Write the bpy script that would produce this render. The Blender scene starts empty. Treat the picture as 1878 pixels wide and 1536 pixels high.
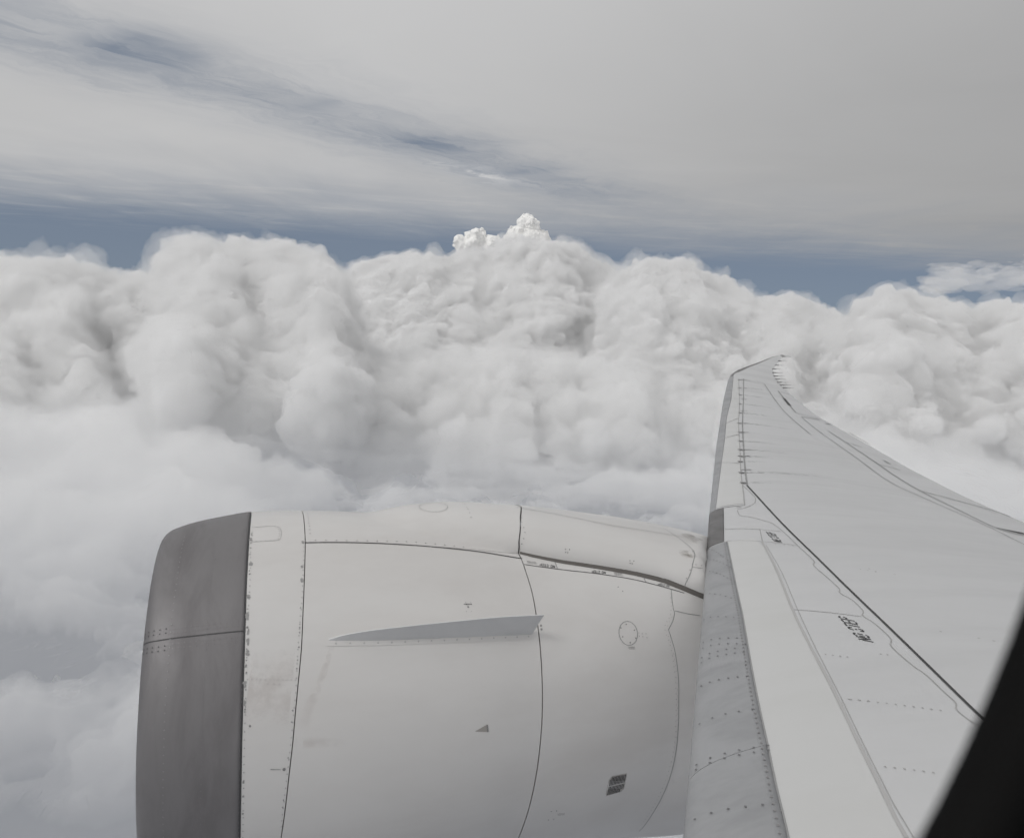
# Airliner wing and engine nacelle seen from a cabin window above a sea of cumulus
import bpy, math, time
import numpy as np
from mathutils import Matrix, Vector
S = bpy.context.scene
COL = S.collection
# ------------------------------------------------------------------ camera
F_PX, REF_W = 1399.16, 1878.0            # focal length in reference pixels
def axes(yaw, pitch, roll):
    f = np.array([math.sin(yaw)*math.cos(pitch), math.cos(yaw)*math.cos(pitch), math.sin(pitch)])
    r = np.array([math.cos(yaw), -math.sin(yaw), 0.0]); u = np.cross(r, f)
    c, s = math.cos(roll), math.sin(roll)
    return np.array([c*r+s*u, c*u-s*r, f])
RW = axes(0.0, -0.130, 0.055)            # camera axes (right, up, forward) in the world
cam = bpy.data.cameras.new('camera'); cam_ob = bpy.data.objects.new('camera', cam)
COL.objects.link(cam_ob); S.camera = cam_ob
cam.sensor_width = 36; cam.sensor_fit = 'HORIZONTAL'; cam.lens = 36*F_PX/REF_W
cam.clip_start = 0.02; cam.clip_end = 400000
cam.dof.use_dof = True; cam.dof.focus_distance = 9.0; cam.dof.aperture_fstop = 7.5
M = Matrix.Identity(4)
for i in range(3):
    M[i][0] = RW[0][i]; M[i][1] = RW[1][i]; M[i][2] = -RW[2][i]
cam_ob.matrix_world = M
# ------------------------------------------------------------------ render settings
S.view_settings.view_transform = 'Standard'; S.view_settings.look = 'None'
S.view_settings.gamma = 1; S.view_settings.use_curve_mapping = False
S.view_settings.exposure = EXPOSURE = 0.0
cy = S.cycles
cy.max_bounces = 12; cy.volume_bounces = 10; cy.diffuse_bounces = 3; cy.glossy_bounces = 2
cy.transparent_max_bounces = 48; cy.use_denoising = True
cy.use_adaptive_sampling = True; cy.adaptive_threshold = 0.04; cy.adaptive_min_samples = 12
cy.caustics_reflective = False; cy.caustics_refractive = False
# ------------------------------------------------------------------ sun and sky
SUN_AZ, SUN_EL = math.radians(-132), math.radians(40)     # azimuth from +Y towards +X
sd = Vector((math.sin(SUN_AZ)*math.cos(SUN_EL), math.cos(SUN_AZ)*math.cos(SUN_EL), math.sin(SUN_EL)))
sun = bpy.data.lights.new('sun', 'SUN'); sun.energy = 1.0; sun.angle = math.radians(14); sun.color = (1, 0.985, 0.965)
sun_ob = bpy.data.objects.new('sun', sun); COL.objects.link(sun_ob)
sun_ob.rotation_euler = sd.to_track_quat('Z', 'Y').to_euler()

W = bpy.data.worlds.new('World'); S.world = W; W.use_nodes = True
W.cycles.sampling_method = 'MANUAL'; W.cycles.sample_map_resolution = 512
nt = W.node_tree; bg = nt.nodes['Background']; bg.inputs[1].default_value = 1.0
class NT:
    """tiny node-building helper"""
    def __init__(s, tree): s.t = tree
    def n(s, typ, **kw):
        o = s.t.nodes.new(typ)
        for k, v in kw.items(): setattr(o, k, v)
        return o
    def put(s, sock, v):
        if hasattr(v, 'is_output') or isinstance(v, bpy.types.NodeSocket): s.t.links.new(v, sock)
        else: sock.default_value = v
    def m(s, op, a, b=0.0, c=0.0, clamp=False):
        o = s.n('ShaderNodeMath', operation=op, use_clamp=clamp)
        s.put(o.inputs[0], a); s.put(o.inputs[1], b); s.put(o.inputs[2], c); return o.outputs[0]
    def step(s, x, lo, hi, a=0.0, b=1.0):
        o = s.n('ShaderNodeMapRange', interpolation_type='SMOOTHSTEP')
        for k, v in enumerate((x, lo, hi, a, b)): s.put(o.inputs[k], v)
        return o.outputs[0]
    def vec(s, x, y, z):
        o = s.n('ShaderNodeCombineXYZ')
        for k, v in enumerate((x, y, z)): s.put(o.inputs[k], v)
        return o.outputs[0]
    def noise(s, v, scale, detail=4.0, rough=0.5, dist=0.0, lac=2.0):
        o = s.n('ShaderNodeTexNoise'); s.put(o.inputs['Vector'], v)
        for k, val in (('Scale', scale), ('Detail', detail), ('Roughness', rough), ('Distortion', dist), ('Lacunarity', lac)):
            o.inputs[k].default_value = val
        return o.outputs['Fac']
    def mix(s, f, a, b):
        o = s.n('ShaderNodeMix', data_type='RGBA'); s.put(o.inputs['Factor'], f)
        for nm, v in (('A', a), ('B', b)):
            sock = [q for q in o.inputs if q.name == nm and q.type == 'RGBA'][0]
            s.put(sock, v if not isinstance(v, tuple) else (*v, 1))
        return [q for q in o.outputs if q.type == 'RGBA'][0]
w = NT(nt)
tc = w.n('ShaderNodeTexCoord'); sx = w.n('ShaderNodeSeparateXYZ'); nt.links.new(tc.outputs['Generated'], sx.inputs[0])
dx, dy, dz = sx.outputs
zc = w.m('MAXIMUM', dz, 0.035)
px = w.m('DIVIDE', dx, zc); py = w.m('DIVIDE', dy, zc)           # where the ray meets the high cloud sheet
pv = w.vec(px, py, 0.0)
sky = w.n('ShaderNodeTexSky', sky_type='NISHITA'); sky.sun_disc = False
sky.sun_elevation = SUN_EL; sky.sun_rotation = SUN_AZ; sky.altitude = 5500; sky.dust_density = 2.0
skm = w.n('ShaderNodeMix', data_type='RGBA', blend_type='MULTIPLY'); skm.inputs['Factor'].default_value = 1
ca = [q for q in skm.inputs if q.type == 'RGBA']; nt.links.new(sky.outputs[0], ca[0]); ca[1].default_value = (0.05, 0.05, 0.05, 1)
nish = [q for q in skm.outputs if q.type == 'RGBA'][0]
clear = w.mix(0.85, nish, (0.188, 0.229, 0.294))
n1 = w.noise(pv, 0.55, 5, 0.55, 0.6); n2 = w.noise(pv, 2.2, 5, 0.6, 0.8); n3 = w.noise(w.vec(w.m('MULTIPLY', px, 0.8), w.m('MULTIPLY', py, 0.35), 3.0), 1.3, 4, 0.55, 0.5)
# far edge of the sheet
edge = w.m('ADD', py, w.m('MULTIPLY', w.m('SUBTRACT', n3, 0.5), 3.0))
edge = w.m('SUBTRACT', edge, w.m('MULTIPLY', px, 0.12))
sheet = w.step(edge, 4.6, 11.5, 1.0, 0.0)
# long rift through the sheet
along = w.m('ADD', w.m('MULTIPLY', px, 0.63), w.m('MULTIPLY', py, 0.776))      # 1.25 .. 4.4 in view
across = w.m('SUBTRACT', w.m('MULTIPLY', w.m('ADD', px, 1.85), 0.776), w.m('MULTIPLY', w.m('SUBTRACT', py, 3.1), 0.63))
across = w.m('ADD', across, w.m('MULTIPLY', w.m('SUBTRACT', n2, 0.5), 0.55))
rift = w.m('EXPONENT', w.m('MULTIPLY', w.m('POWER', w.m('DIVIDE', across, 0.40), 2.0), -1.0))
rr = w.n('ShaderNodeValToRGB'); nt.links.new(w.m('DIVIDE', along, 5.0), rr.inputs[0]); el_ = rr.color_ramp.elements      # how open the rift is along its length
ST = ((.20, 0), (.255, .35), (.29, .95), (.335, .85), (.39, .30), (.44, .30), (.48, .60), (.53, .30), (.60, .60), (.645, 1.0), (.70, .75), (.76, .35), (.835, .80), (.88, .35), (.95, 0))
el_[0].position, el_[1].position = ST[0][0], ST[-1][0]
for e_ in (el_[0], el_[1]): e_.color = (0, 0, 0, 1)
for p_, v_ in ST[1:-1]: el_.new(p_).color = (v_, v_, v_, 1)
fib = w.noise(w.vec(w.m('MULTIPLY', along, 0.9), w.m('MULTIPLY', across, 3.2), 1.7), 1.6, 6, 0.62, 0.8)     # fibrous cirrus texture combed along the rift
rift = w.m('MULTIPLY', w.m('MULTIPLY', rift, rr.outputs[0]), w.step(fib, 0.28, 0.66, 0.62, 1.0))
haze_r = w.m('EXPONENT', w.m('MULTIPLY', w.m('POWER', w.m('DIVIDE', w.m('ADD', across, 0.1), 0.55), 2.0), -1.0))
thin = w.m('MULTIPLY', w.m('MULTIPLY', haze_r, w.step(fib, 0.25, 0.75, 0.62, 0.22)), w.step(along, 4.6, 6.2, 1.0, 0.25))
cover = w.m('MULTIPLY', sheet, w.m('SUBTRACT', 1.0, w.m('MAXIMUM', w.m('MULTIPLY', rift, 0.95), thin)))
cover = w.m('MULTIPLY', cover, w.step(n1, 0.05, 0.35, 0.86, 1.0))
wisp = w.noise(w.vec(w.m('MULTIPLY', px, 0.5), w.m('MULTIPLY', py, 1.1), 9.0), 1.4, 6, 0.6, 1.2)
cover = w.m('ADD', cover, w.m('MULTIPLY', w.step(wisp, 0.46, 0.72), w.m('MULTIPLY', w.step(py, 5.0, 7.5), w.step(py, 8.0, 13.0, 0.16, 0.0))), clamp=True)
bright = w.m('MULTIPLY', w.m('EXPONENT', w.m('MULTIPLY', w.m('POWER', w.m('DIVIDE', w.m('ADD', across, 0.36), 0.17), 2.0), -1.0)), w.m('EXPONENT', w.m('MULTIPLY', w.m('POWER', w.m('DIVIDE', w.m('SUBTRACT', along, 4.15), 0.50), 2.0), -1.0)))   # dense lens of cloud beside the rift
bright = w.m('MULTIPLY', bright, w.step(fib, 0.22, 0.55))
cover = w.m('MAXIMUM', cover, w.m('MULTIPLY', bright, 0.97))
# the sheet is brightest towards the veiled sun
toward = w.m('ADD', w.m('MULTIPLY', dx, -0.95), w.m('MULTIPLY', dy, -0.30))
lum = w.step(toward, -1.05, 0.0, 0.32, 0.51)
lum = w.m('ADD', lum, w.m('MULTIPLY', w.step(dz, 0.1, 0.6), 0.10))
lum = w.m('MULTIPLY', lum, w.m('ADD', 1.0, w.m('MULTIPLY', bright, 0.20)))
lum = w.m('MULTIPLY', lum, w.m('ADD', 0.92, w.m('MULTIPLY', n1, 0.16)))
scol = w.n('ShaderNodeVectorMath', operation='SCALE'); scol.inputs[0].default_value = (1.0, 1.0, 1.005); w.put(scol.inputs['Scale'], lum)
skyc = w.mix(cover, clear, scol.outputs[0])
# below the horizon: the shaded cloud sea
low = w.step(dz, -0.10, 0.0)
final = w.mix(low, (0.265, 0.276, 0.30), skyc)
nt.links.new(final, bg.inputs[0])
# ------------------------------------------------------------------ helpers: tags, materials
def tag(o, label=None, cat=None, group=None, kind=None):
    if label: o['label'] = label
    if cat: o['category'] = cat
    if group: o['group'] = group
    if kind: o['kind'] = kind
    return o
def vol_mat(name, den, col=(1, 1, 1)):
    mt = bpy.data.materials.new(name); mt.use_nodes = True; t = mt.node_tree
    t.nodes.remove(t.nodes['Principled BSDF'])
    vs = t.nodes.new('ShaderNodeVolumeScatter'); vs.inputs['Density'].default_value = den
    vs.inputs['Color'].default_value = (*col, 1); vs.inputs['Anisotropy'].default_value = 0.0
    t.links.new(vs.outputs[0], t.nodes['Material Output'].inputs['Volume']); return mt
def sunlit_mat(name):
    mt = bpy.data.materials.new(name); mt.use_nodes = True; b_ = mt.node_tree.nodes['Principled BSDF']
    b_.inputs['Base Color'].default_value = (.95, .945, .93, 1); b_.inputs['Roughness'].default_value = 1.0; b_.inputs['Specular IOR Level'].default_value = 0.0; return mt
# ------------------------------------------------------------------ clouds: closed bodies of scattering droplets
def fractal(seeds, rng, kids, fall, zs):
    P = [np.array(seeds, float)]
    for n in kids:
        par = P[-1]; out = []
        for x, y, z, r in par:
            d = rng.normal(size=(n, 3)); d /= np.linalg.norm(d, axis=1)[:, None]; d = d[d[:, 2] > -0.35]
            rr = r*fall*rng.uniform(0.5, 1.35, len(d))
            c = np.array([x, y, z]) + d*np.array([1, 1, zs])*(r*rng.uniform(0.62, 1.02, len(d)))[:, None]
            out.append(np.column_stack([c, rr]))
        P.append(np.vstack(out))
    return np.vstack(P)
def cloud(name, seeds, voxel, den, seed=1, kids=(20, 12), fall=0.42, zs=1.0, warp=((900, 260), (260, 80)), bump=((150, 22, 1.0),), col=(1, 1, 1), flat=1.0, solid=False):
    Q = fractal(seeds, np.random.default_rng(seed), kids, fall, zs)
    Q[:, 2] /= flat
    me = bpy.data.meshes.new(name); me.vertices.add(len(Q)); me.vertices.foreach_set('co', Q[:, :3].astype(np.float32).ravel())
    me.attributes.new('rad', 'FLOAT', 'POINT').data.foreach_set('value', Q[:, 3].astype(np.float32))
    ob = bpy.data.objects.new(name, me); COL.objects.link(ob); ob.scale.z = flat
    g = bpy.data.node_groups.new(name, 'GeometryNodeTree')
    for io in ('INPUT', 'OUTPUT'): g.interface.new_socket('Geometry', in_out=io, socket_type='NodeSocketGeometry')
    k = NT(g); L = g.links
    gi = k.n('NodeGroupInput'); go = k.n('NodeGroupOutput')
    na = k.n('GeometryNodeInputNamedAttribute', data_type='FLOAT'); na.inputs[0].default_value = 'rad'
    mp = k.n('GeometryNodeMeshToPoints'); L.new(gi.outputs[0], mp.inputs['Mesh'])
    pv_ = k.n('GeometryNodePointsToVolume', resolution_mode='VOXEL_SIZE'); pv_.inputs['Voxel Size'].default_value = voxel
    L.new(mp.outputs[0], pv_.inputs['Points']); L.new(na.outputs[0], pv_.inputs['Radius'])
    vm = k.n('GeometryNodeVolumeToMesh'); vm.inputs['Threshold'].default_value = 0.5; L.new(pv_.outputs[0], vm.inputs['Volume'])
    cur = vm.outputs[0]
    pos = k.n('GeometryNodeInputPosition'); nor = k.n('GeometryNodeInputNormal')
    for sc, amp in warp:
        no = k.n('ShaderNodeTexNoise'); no.inputs['Scale'].default_value = 1/sc; no.inputs['Detail'].default_value = 2
        L.new(pos.outputs[0], no.inputs['Vector'])
        sub = k.n('ShaderNodeVectorMath', operation='SUBTRACT'); L.new(no.outputs['Color'], sub.inputs[0]); sub.inputs[1].default_value = (.5, .5, .5)
        mul = k.n('ShaderNodeVectorMath', operation='SCALE'); L.new(sub.outputs[0], mul.inputs[0]); mul.inputs['Scale'].default_value = amp*2
        sp = k.n('GeometryNodeSetPosition'); L.new(cur, sp.inputs['Geometry']); L.new(mul.outputs[0], sp.inputs['Offset']); cur = sp.outputs[0]
    for sc, amp, det in bump:
        vo = k.n('ShaderNodeTexVoronoi', feature='SMOOTH_F1', normalize=True); vo.inputs['Scale'].default_value = 1/sc
        vo.inputs['Detail'].default_value = det; vo.inputs['Smoothness'].default_value = 0.3
        L.new(pos.outputs[0], vo.inputs['Vector'])
        a = k.m('MULTIPLY_ADD', vo.outputs['Distance'], -2.0*amp, amp)
        mul = k.n('ShaderNodeVectorMath', operation='SCALE'); L.new(nor.outputs[0], mul.inputs[0]); L.new(a, mul.inputs['Scale'])
        sp = k.n('GeometryNodeSetPosition'); L.new(cur, sp.inputs['Geometry']); L.new(mul.outputs[0], sp.inputs['Offset']); cur = sp.outputs[0]
    mt = sunlit_mat(name) if solid else vol_mat(name, den, col); me.materials.append(mt)
    sm = k.n('GeometryNodeSetMaterial'); sm.inputs['Material'].default_value = mt
    L.new(cur, sm.inputs[0]); L.new(sm.outputs[0], go.inputs[0])
    ob.modifiers.new('billow', 'NODES').node_group = g
    return ob
def bank(name, seeds, voxel, den, seed, label, veil=.0018, **kw):
    ob = cloud(name, seeds, voxel, den, seed, **kw); tag(ob, label, 'cloud')
    q = [(x, y, z-.1*r, r*1.22) for x, y, z, r in seeds]; k2 = dict(kw); k2.update(kids=(9,), fall=.62, warp=((900, 190), (260, 130), (90, 50)), bump=())
    v = cloud('veil', q, voxel*1.7, veil, seed+50, **k2); v.parent = ob; return ob
def at(azd, r, z, rad):
    a = math.radians(azd); return (r*math.sin(a), r*math.cos(a), z, rad)
def heap(D, sky, fs, seed, n, rmin, rmax, depth, floor=-650.0, bs=.8):
    """puffs of many sizes strewn over a hillside of cloud whose crest is given as (azimuth, elevation) at distance D"""
    rg = np.random.default_rng(seed); sk = np.array(sky); out = []
    def top(a, d):
        el = np.interp(a, sk[:, 0], sk[:, 1]); Dw = D+.05*depth*math.sin(a*1.9)+.12*depth*math.sin(a*.7+seed); wob = 90*math.sin(a*1.3+d/420)+70*math.sin(a*2.7-d/300+seed)
        return D*math.tan(math.radians(el))-fs*max(0, Dw-d)-bs*max(0, d-Dw)+wob*min(1, max(0, Dw-d)/900)
    for i in range(n):
        a = rg.uniform(sk[0, 0], sk[-1, 0]); d = D+.12*depth-depth*1.12*rg.random()**1.25; r = rmin*(rmax/rmin)**(rg.random()**1.5)
        if abs(d-D) < .1*depth: r *= .75
        z = top(a, d)-r*rg.uniform(.95, 1.3)
        if z > floor: out.append(at(a, d, z, r))
    for a in np.arange(sk[0, 0], sk[-1, 0], 1.1):             # solid body underneath
        for d in np.arange(D-depth, D+.15*depth, 260):
            z = top(a, d)-330
            if z > floor-200: out.append(at(a, d, z-40, 240))
    return out
FINE = dict(kids=(15, 7), fall=.42, warp=((900, 150), (300, 75), (110, 32)), bump=((55, 11, 1.0),))
SK_L = [(-41, 2.0), (-35.5, 1.94), (-33.9, 2.26), (-32.2, 2.24), (-30.1, 2.36), (-28.0, 2.44), (-26.0, 2.28), (-24.4, 2.4), (-23.5, 4.42), (-21.8, 4.83), (-21.0, 4.29), (-19.7, 4.98), (-18.5, 5.09), (-16.6, 4.46), (-14.4, 3.88), (-13.2, 2.7)]
SK_C = [(-13.2, 3.0), (-12.5, 3.51), (-9.4, 4.42), (-6.6, 4.29), (-4.6, 4.75), (-2.3, 5.40), (0.1, 5.85), (3.3, 5.50), (5.8, 4.70), (7.4, 4.09), (9, 3.0)]
SK_R = [(7.2, 3.9), (9.7, 4.58), (12.4, 5.07), (13.6, 4.81), (15.2, 3.91), (16.8, 2.64), (18.9, 2.73), (20.0, 2.59), (22.6, 1.8)]
SK_S = [(22.3, 1.6), (22.9, 1.75), (24.5, 2.75), (25.7, 3.1), (27.3, 3.15), (29.0, 2.7), (30.8, 2.8), (33.1, 2.45), (35.1, 2.35), (41, 2.2)]
bank('cumulus_bank', heap(8600, SK_L, .40, 21, 1700, 70, 260, 3200), 17, 0.010, 1, 'bright white cumulus bank heaped up on the left, ahead of the engine', veil=.0013, **FINE)
bank('cumulus_bank', heap(13500, SK_C, .42, 22, 1000, 110, 380, 3600), 26, 0.018, 2, 'grey shaded cumulus mass with a rounded peak in the middle of the skyline', **FINE)
bank('cumulus_bank', heap(10800, SK_R, .42, 23, 900, 85, 300, 2900), 21, 0.014, 3, 'pale cumulus hump standing above the wing tip', **FINE)
bank('cumulus_bank', heap(9600, SK_S, .40, 24, 1000, 75, 280, 2800), 19, 0.016, 4, 'grey white cumulus bank on the right, behind the wing', **FINE)
SK_M = [(-12.5, -3.4), (-10, -2.5), (-6, -2.0), (-2, -1.7), (1, -2.2), (3, -1.8), (6, -2.1), (9, -2.5), (13, -2.9), (18, -3.6)]
bank('cumulus_ridge', heap(7700, SK_M, .34, 31, 900, 60, 230, 2300, -900.0), 18, 0.007, 11, 'light grey ridge of cloud across the middle distance, below the central peak', **FINE)
FAR = dict(kids=(24, 12), fall=.40, warp=((600, 110), (200, 60), (90, 30)), bump=((60, 10, 1.0),), solid=True)
tag(cloud('cumulus_tower', [at(0.4, 21000, 2080, 420), at(0.3, 21000, 2420, 260), at(0.45, 21000, 2640, 150), at(1.3, 21000, 2150, 260), at(-.6, 21000, 2120, 260), at(.1, 21000, 2540, 180)], 28, 0.016, 5, **FAR),
    'small brilliant white cumulus peak poking up behind the grey central mass', 'cloud')
tag(cloud('cumulus_tower', [at(-3.2, 21000, 1960, 300), at(-2.3, 21000, 1930, 290), at(-4.2, 21000, 1880, 260), at(-3.6, 21000, 2080, 180)], 28, 0.016, 6, **FAR),
    'low white cumulus puff left of the brilliant peak on the skyline', 'cloud')
tag(cloud('cumulus_tower', [at(3.2, 21000, 2010, 150), at(4.3, 21000, 1880, 150)], 28, 0.016, 7, **FAR),
    'tiny white cumulus tops right of the brilliant peak on the skyline', 'cloud')
rs_ = np.random.default_rng(5)
tag(cloud('cloud_streak', [at(28.2+9*t_, 26000+rs_.uniform(-600, 600), 1640+500*t_+rs_.uniform(-120, 120), 260+330*rs_.random()) for t_ in np.linspace(0, 1, 26)], 45, 0.0008, 9, kids=(14, 6), fall=.6, warp=((1500, 350), (420, 150), (150, 60)), bump=(), flat=.36, col=(1, .96, .90)),  # warm sunlight put into the scatter colour
    'thin pale streak of far cloud low on the right, above the cumulus', 'cloud')
# the deck: a closed sheet of low, soft cloud from under the aircraft to the horizon, billowed by nodes
def deck_mesh(lift=0.0, NA=900, NR=600, soft=1.0):
    az = np.radians(np.linspace(-50, 50, NA)); r = np.concatenate([np.geomspace(600, 5500, int(NR*.25), endpoint=False), np.linspace(5500, 15000, int(NR*.66), endpoint=False), np.geomspace(15000, 90000, NR-int(NR*.25)-int(NR*.66))])
    A, R = np.meshgrid(az, r, indexing='ij'); X, Y = R*np.sin(A), R*np.cos(A)
    Z = np.interp(R, [600, 1500, 3000, 5000, 7500, 10000, 16000, 90000], [-960, -950, -900, -830, -720, -640, -500, -1000])
    for azd, rr, h, ra, rb in DECK_HILLS:
        a = math.radians(azd); ex = X*math.cos(a)-Y*math.sin(a); ey = X*math.sin(a)+Y*math.cos(a)-rr
        Z += soft*h*np.exp(-(ex/ra)**2-(ey/rb)**2)
    Z += lift
    V = np.stack([X, Y, Z], -1).reshape(-1, 3); idx = np.arange(NA*NR).reshape(NA, NR)
    q = np.stack([idx[:-1, :-1], idx[1:, :-1], idx[1:, 1:], idx[:-1, 1:]], -1).reshape(-1, 4)
    ring = np.concatenate([idx[:, 0], idx[-1, 1:], idx[::-1, -1][1:], idx[0, ::-1][1:-1]]); nb = len(ring); b0 = NA*NR
    Vb = V[ring].copy(); Vb[:, 2] = DECK_BASE; bb = b0+np.arange(nb)
    side = np.stack([bb, np.roll(bb, -1), np.roll(ring, -1), ring], -1)
    me = bpy.data.meshes.new('cloud_deck')
    me.from_pydata(np.vstack([V, Vb]).tolist(), [], q.tolist()+side.tolist()+[bb[::-1].tolist()])
    return me
MIST_DEN = 0.00028
DECK_DEN, DECK_BASE = 0.0045, -1140.0
DECK_HILLS = [(-31, 5200, 380, 1500, 1500), (-14, 5200, -330, 650, 700), (-6, 3800, -160, 900, 400), (1, 8600, 380, 1900, 700), (7.5, 6300, -330, 1100, 450), (24, 6000, 250, 1500, 1300), (-22, 3300, -120, 500, 350),
    (-31, 1500, -140, 500, 220), (-28, 2300, 160, 600, 300), (10, 3000, 160, 1500, 700), (-19, 8100, 350, 1500, 1300), (-31, 8000, 250, 2600, 1400), (0, 12500, 500, 3000, 1900), (12.5, 10200, 300, 1600, 1500), (31, 9000, 250, 2500, 1500)]
dm = deck_mesh(); deck = bpy.data.objects.new('cloud_deck', dm); COL.objects.link(deck); dm.materials.append(vol_mat('cloud_deck', DECK_DEN))
tag(deck, 'soft grey cloud deck spread out below the wing and engine', None, None, 'stuff')
g = bpy.data.node_groups.new('deck_billow', 'GeometryNodeTree')
for io in ('INPUT', 'OUTPUT'): g.interface.new_socket('Geometry', in_out=io, socket_type='NodeSocketGeometry')
k = NT(g); gi = k.n('NodeGroupInput'); go = k.n('NodeGroupOutput'); cur = gi.outputs[0]
pos = k.n('GeometryNodeInputPosition'); nor = k.n('GeometryNodeInputNormal')
psx = k.n('ShaderNodeSeparateXYZ'); g.links.new(pos.outputs[0], psx.inputs[0])
sel = k.m('GREATER_THAN', psx.outputs[2], DECK_BASE+5)
def deck_pass(cur, off):
    sp = k.n('GeometryNodeSetPosition'); g.links.new(cur, sp.inputs['Geometry']); g.links.new(sel, sp.inputs['Selection']); g.links.new(off, sp.inputs['Offset']); return sp.outputs[0]
def bill(sc, amp, det, rough=.5):           # rounded tops, sharp creases
    no = k.noise(pos.outputs[0], 1/sc, det, rough, 0.0)
    b = k.m('ABSOLUTE', k.m('SUBTRACT', no, 0.5))
    a = k.m('MULTIPLY_ADD', b, amp*4, -amp*.6)
    mul = k.n('ShaderNodeVectorMath', operation='SCALE'); g.links.new(nor.outputs[0], mul.inputs[0]); g.links.new(a, mul.inputs['Scale']); return mul.outputs[0]
def warpv(sc, amp):
    no = k.n('ShaderNodeTexNoise'); no.inputs['Scale'].default_value = 1/sc; no.inputs['Detail'].default_value = 2; g.links.new(pos.outputs[0], no.inputs['Vector'])
    sub = k.n('ShaderNodeVectorMath', operation='SUBTRACT'); g.links.new(no.outputs['Color'], sub.inputs[0]); sub.inputs[1].default_value = (.5, .5, .5)
    mul = k.n('ShaderNodeVectorMath', operation='SCALE'); g.links.new(sub.outputs[0], mul.inputs[0]); mul.inputs['Scale'].default_value = amp*2; return mul.outputs[0]
cur = deck_pass(cur, bill(2100, 360, 2)); cur = deck_pass(cur, bill(750, 200, 3)); cur = deck_pass(cur, warpv(700, 110)); cur = deck_pass(cur, bill(250, 80, 3)); cur = deck_pass(cur, warpv(160, 26)); cur = deck_pass(cur, bill(110, 18, 2))
fz = k.n('GeometryNodeSetPosition'); g.links.new(cur, fz.inputs['Geometry'])      # gaps: the sheet thins to a veil
g.links.new(k.vec(psx.outputs[0], psx.outputs[1], k.m('MAXIMUM', psx.outputs[2], DECK_BASE+30)), fz.inputs['Position']); g.links.new(sel, fz.inputs['Selection']); cur = fz.outputs[0]
g.links.new(cur, go.inputs[0]); deck.modifiers.new('billow', 'NODES').node_group = g

# thin mist lying over the deck and round the feet of the heaps
mm = deck_mesh(190.0, 260, 180, .55); mist = bpy.data.objects.new('mist', mm); COL.objects.link(mist); mm.materials.append(vol_mat('mist', MIST_DEN)); mist['kind'] = 'stuff'
g2 = bpy.data.node_groups.new('mist_billow', 'GeometryNodeTree')
for io in ('INPUT', 'OUTPUT'): g2.interface.new_socket('Geometry', in_out=io, socket_type='NodeSocketGeometry')
g = g2; k = NT(g); gi = k.n('NodeGroupInput'); go = k.n('NodeGroupOutput'); cur = gi.outputs[0]
pos = k.n('GeometryNodeInputPosition'); nor = k.n('GeometryNodeInputNormal'); psx = k.n('ShaderNodeSeparateXYZ'); g.links.new(pos.outputs[0], psx.inputs[0]); sel = k.m('GREATER_THAN', psx.outputs[2], DECK_BASE+5)
cur = deck_pass(cur, bill(1900, 260, 2)); cur = deck_pass(cur, bill(600, 110, 2)); g.links.new(cur, go.inputs[0]); mist.modifiers.new('billow', 'NODES').node_group = g
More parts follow.
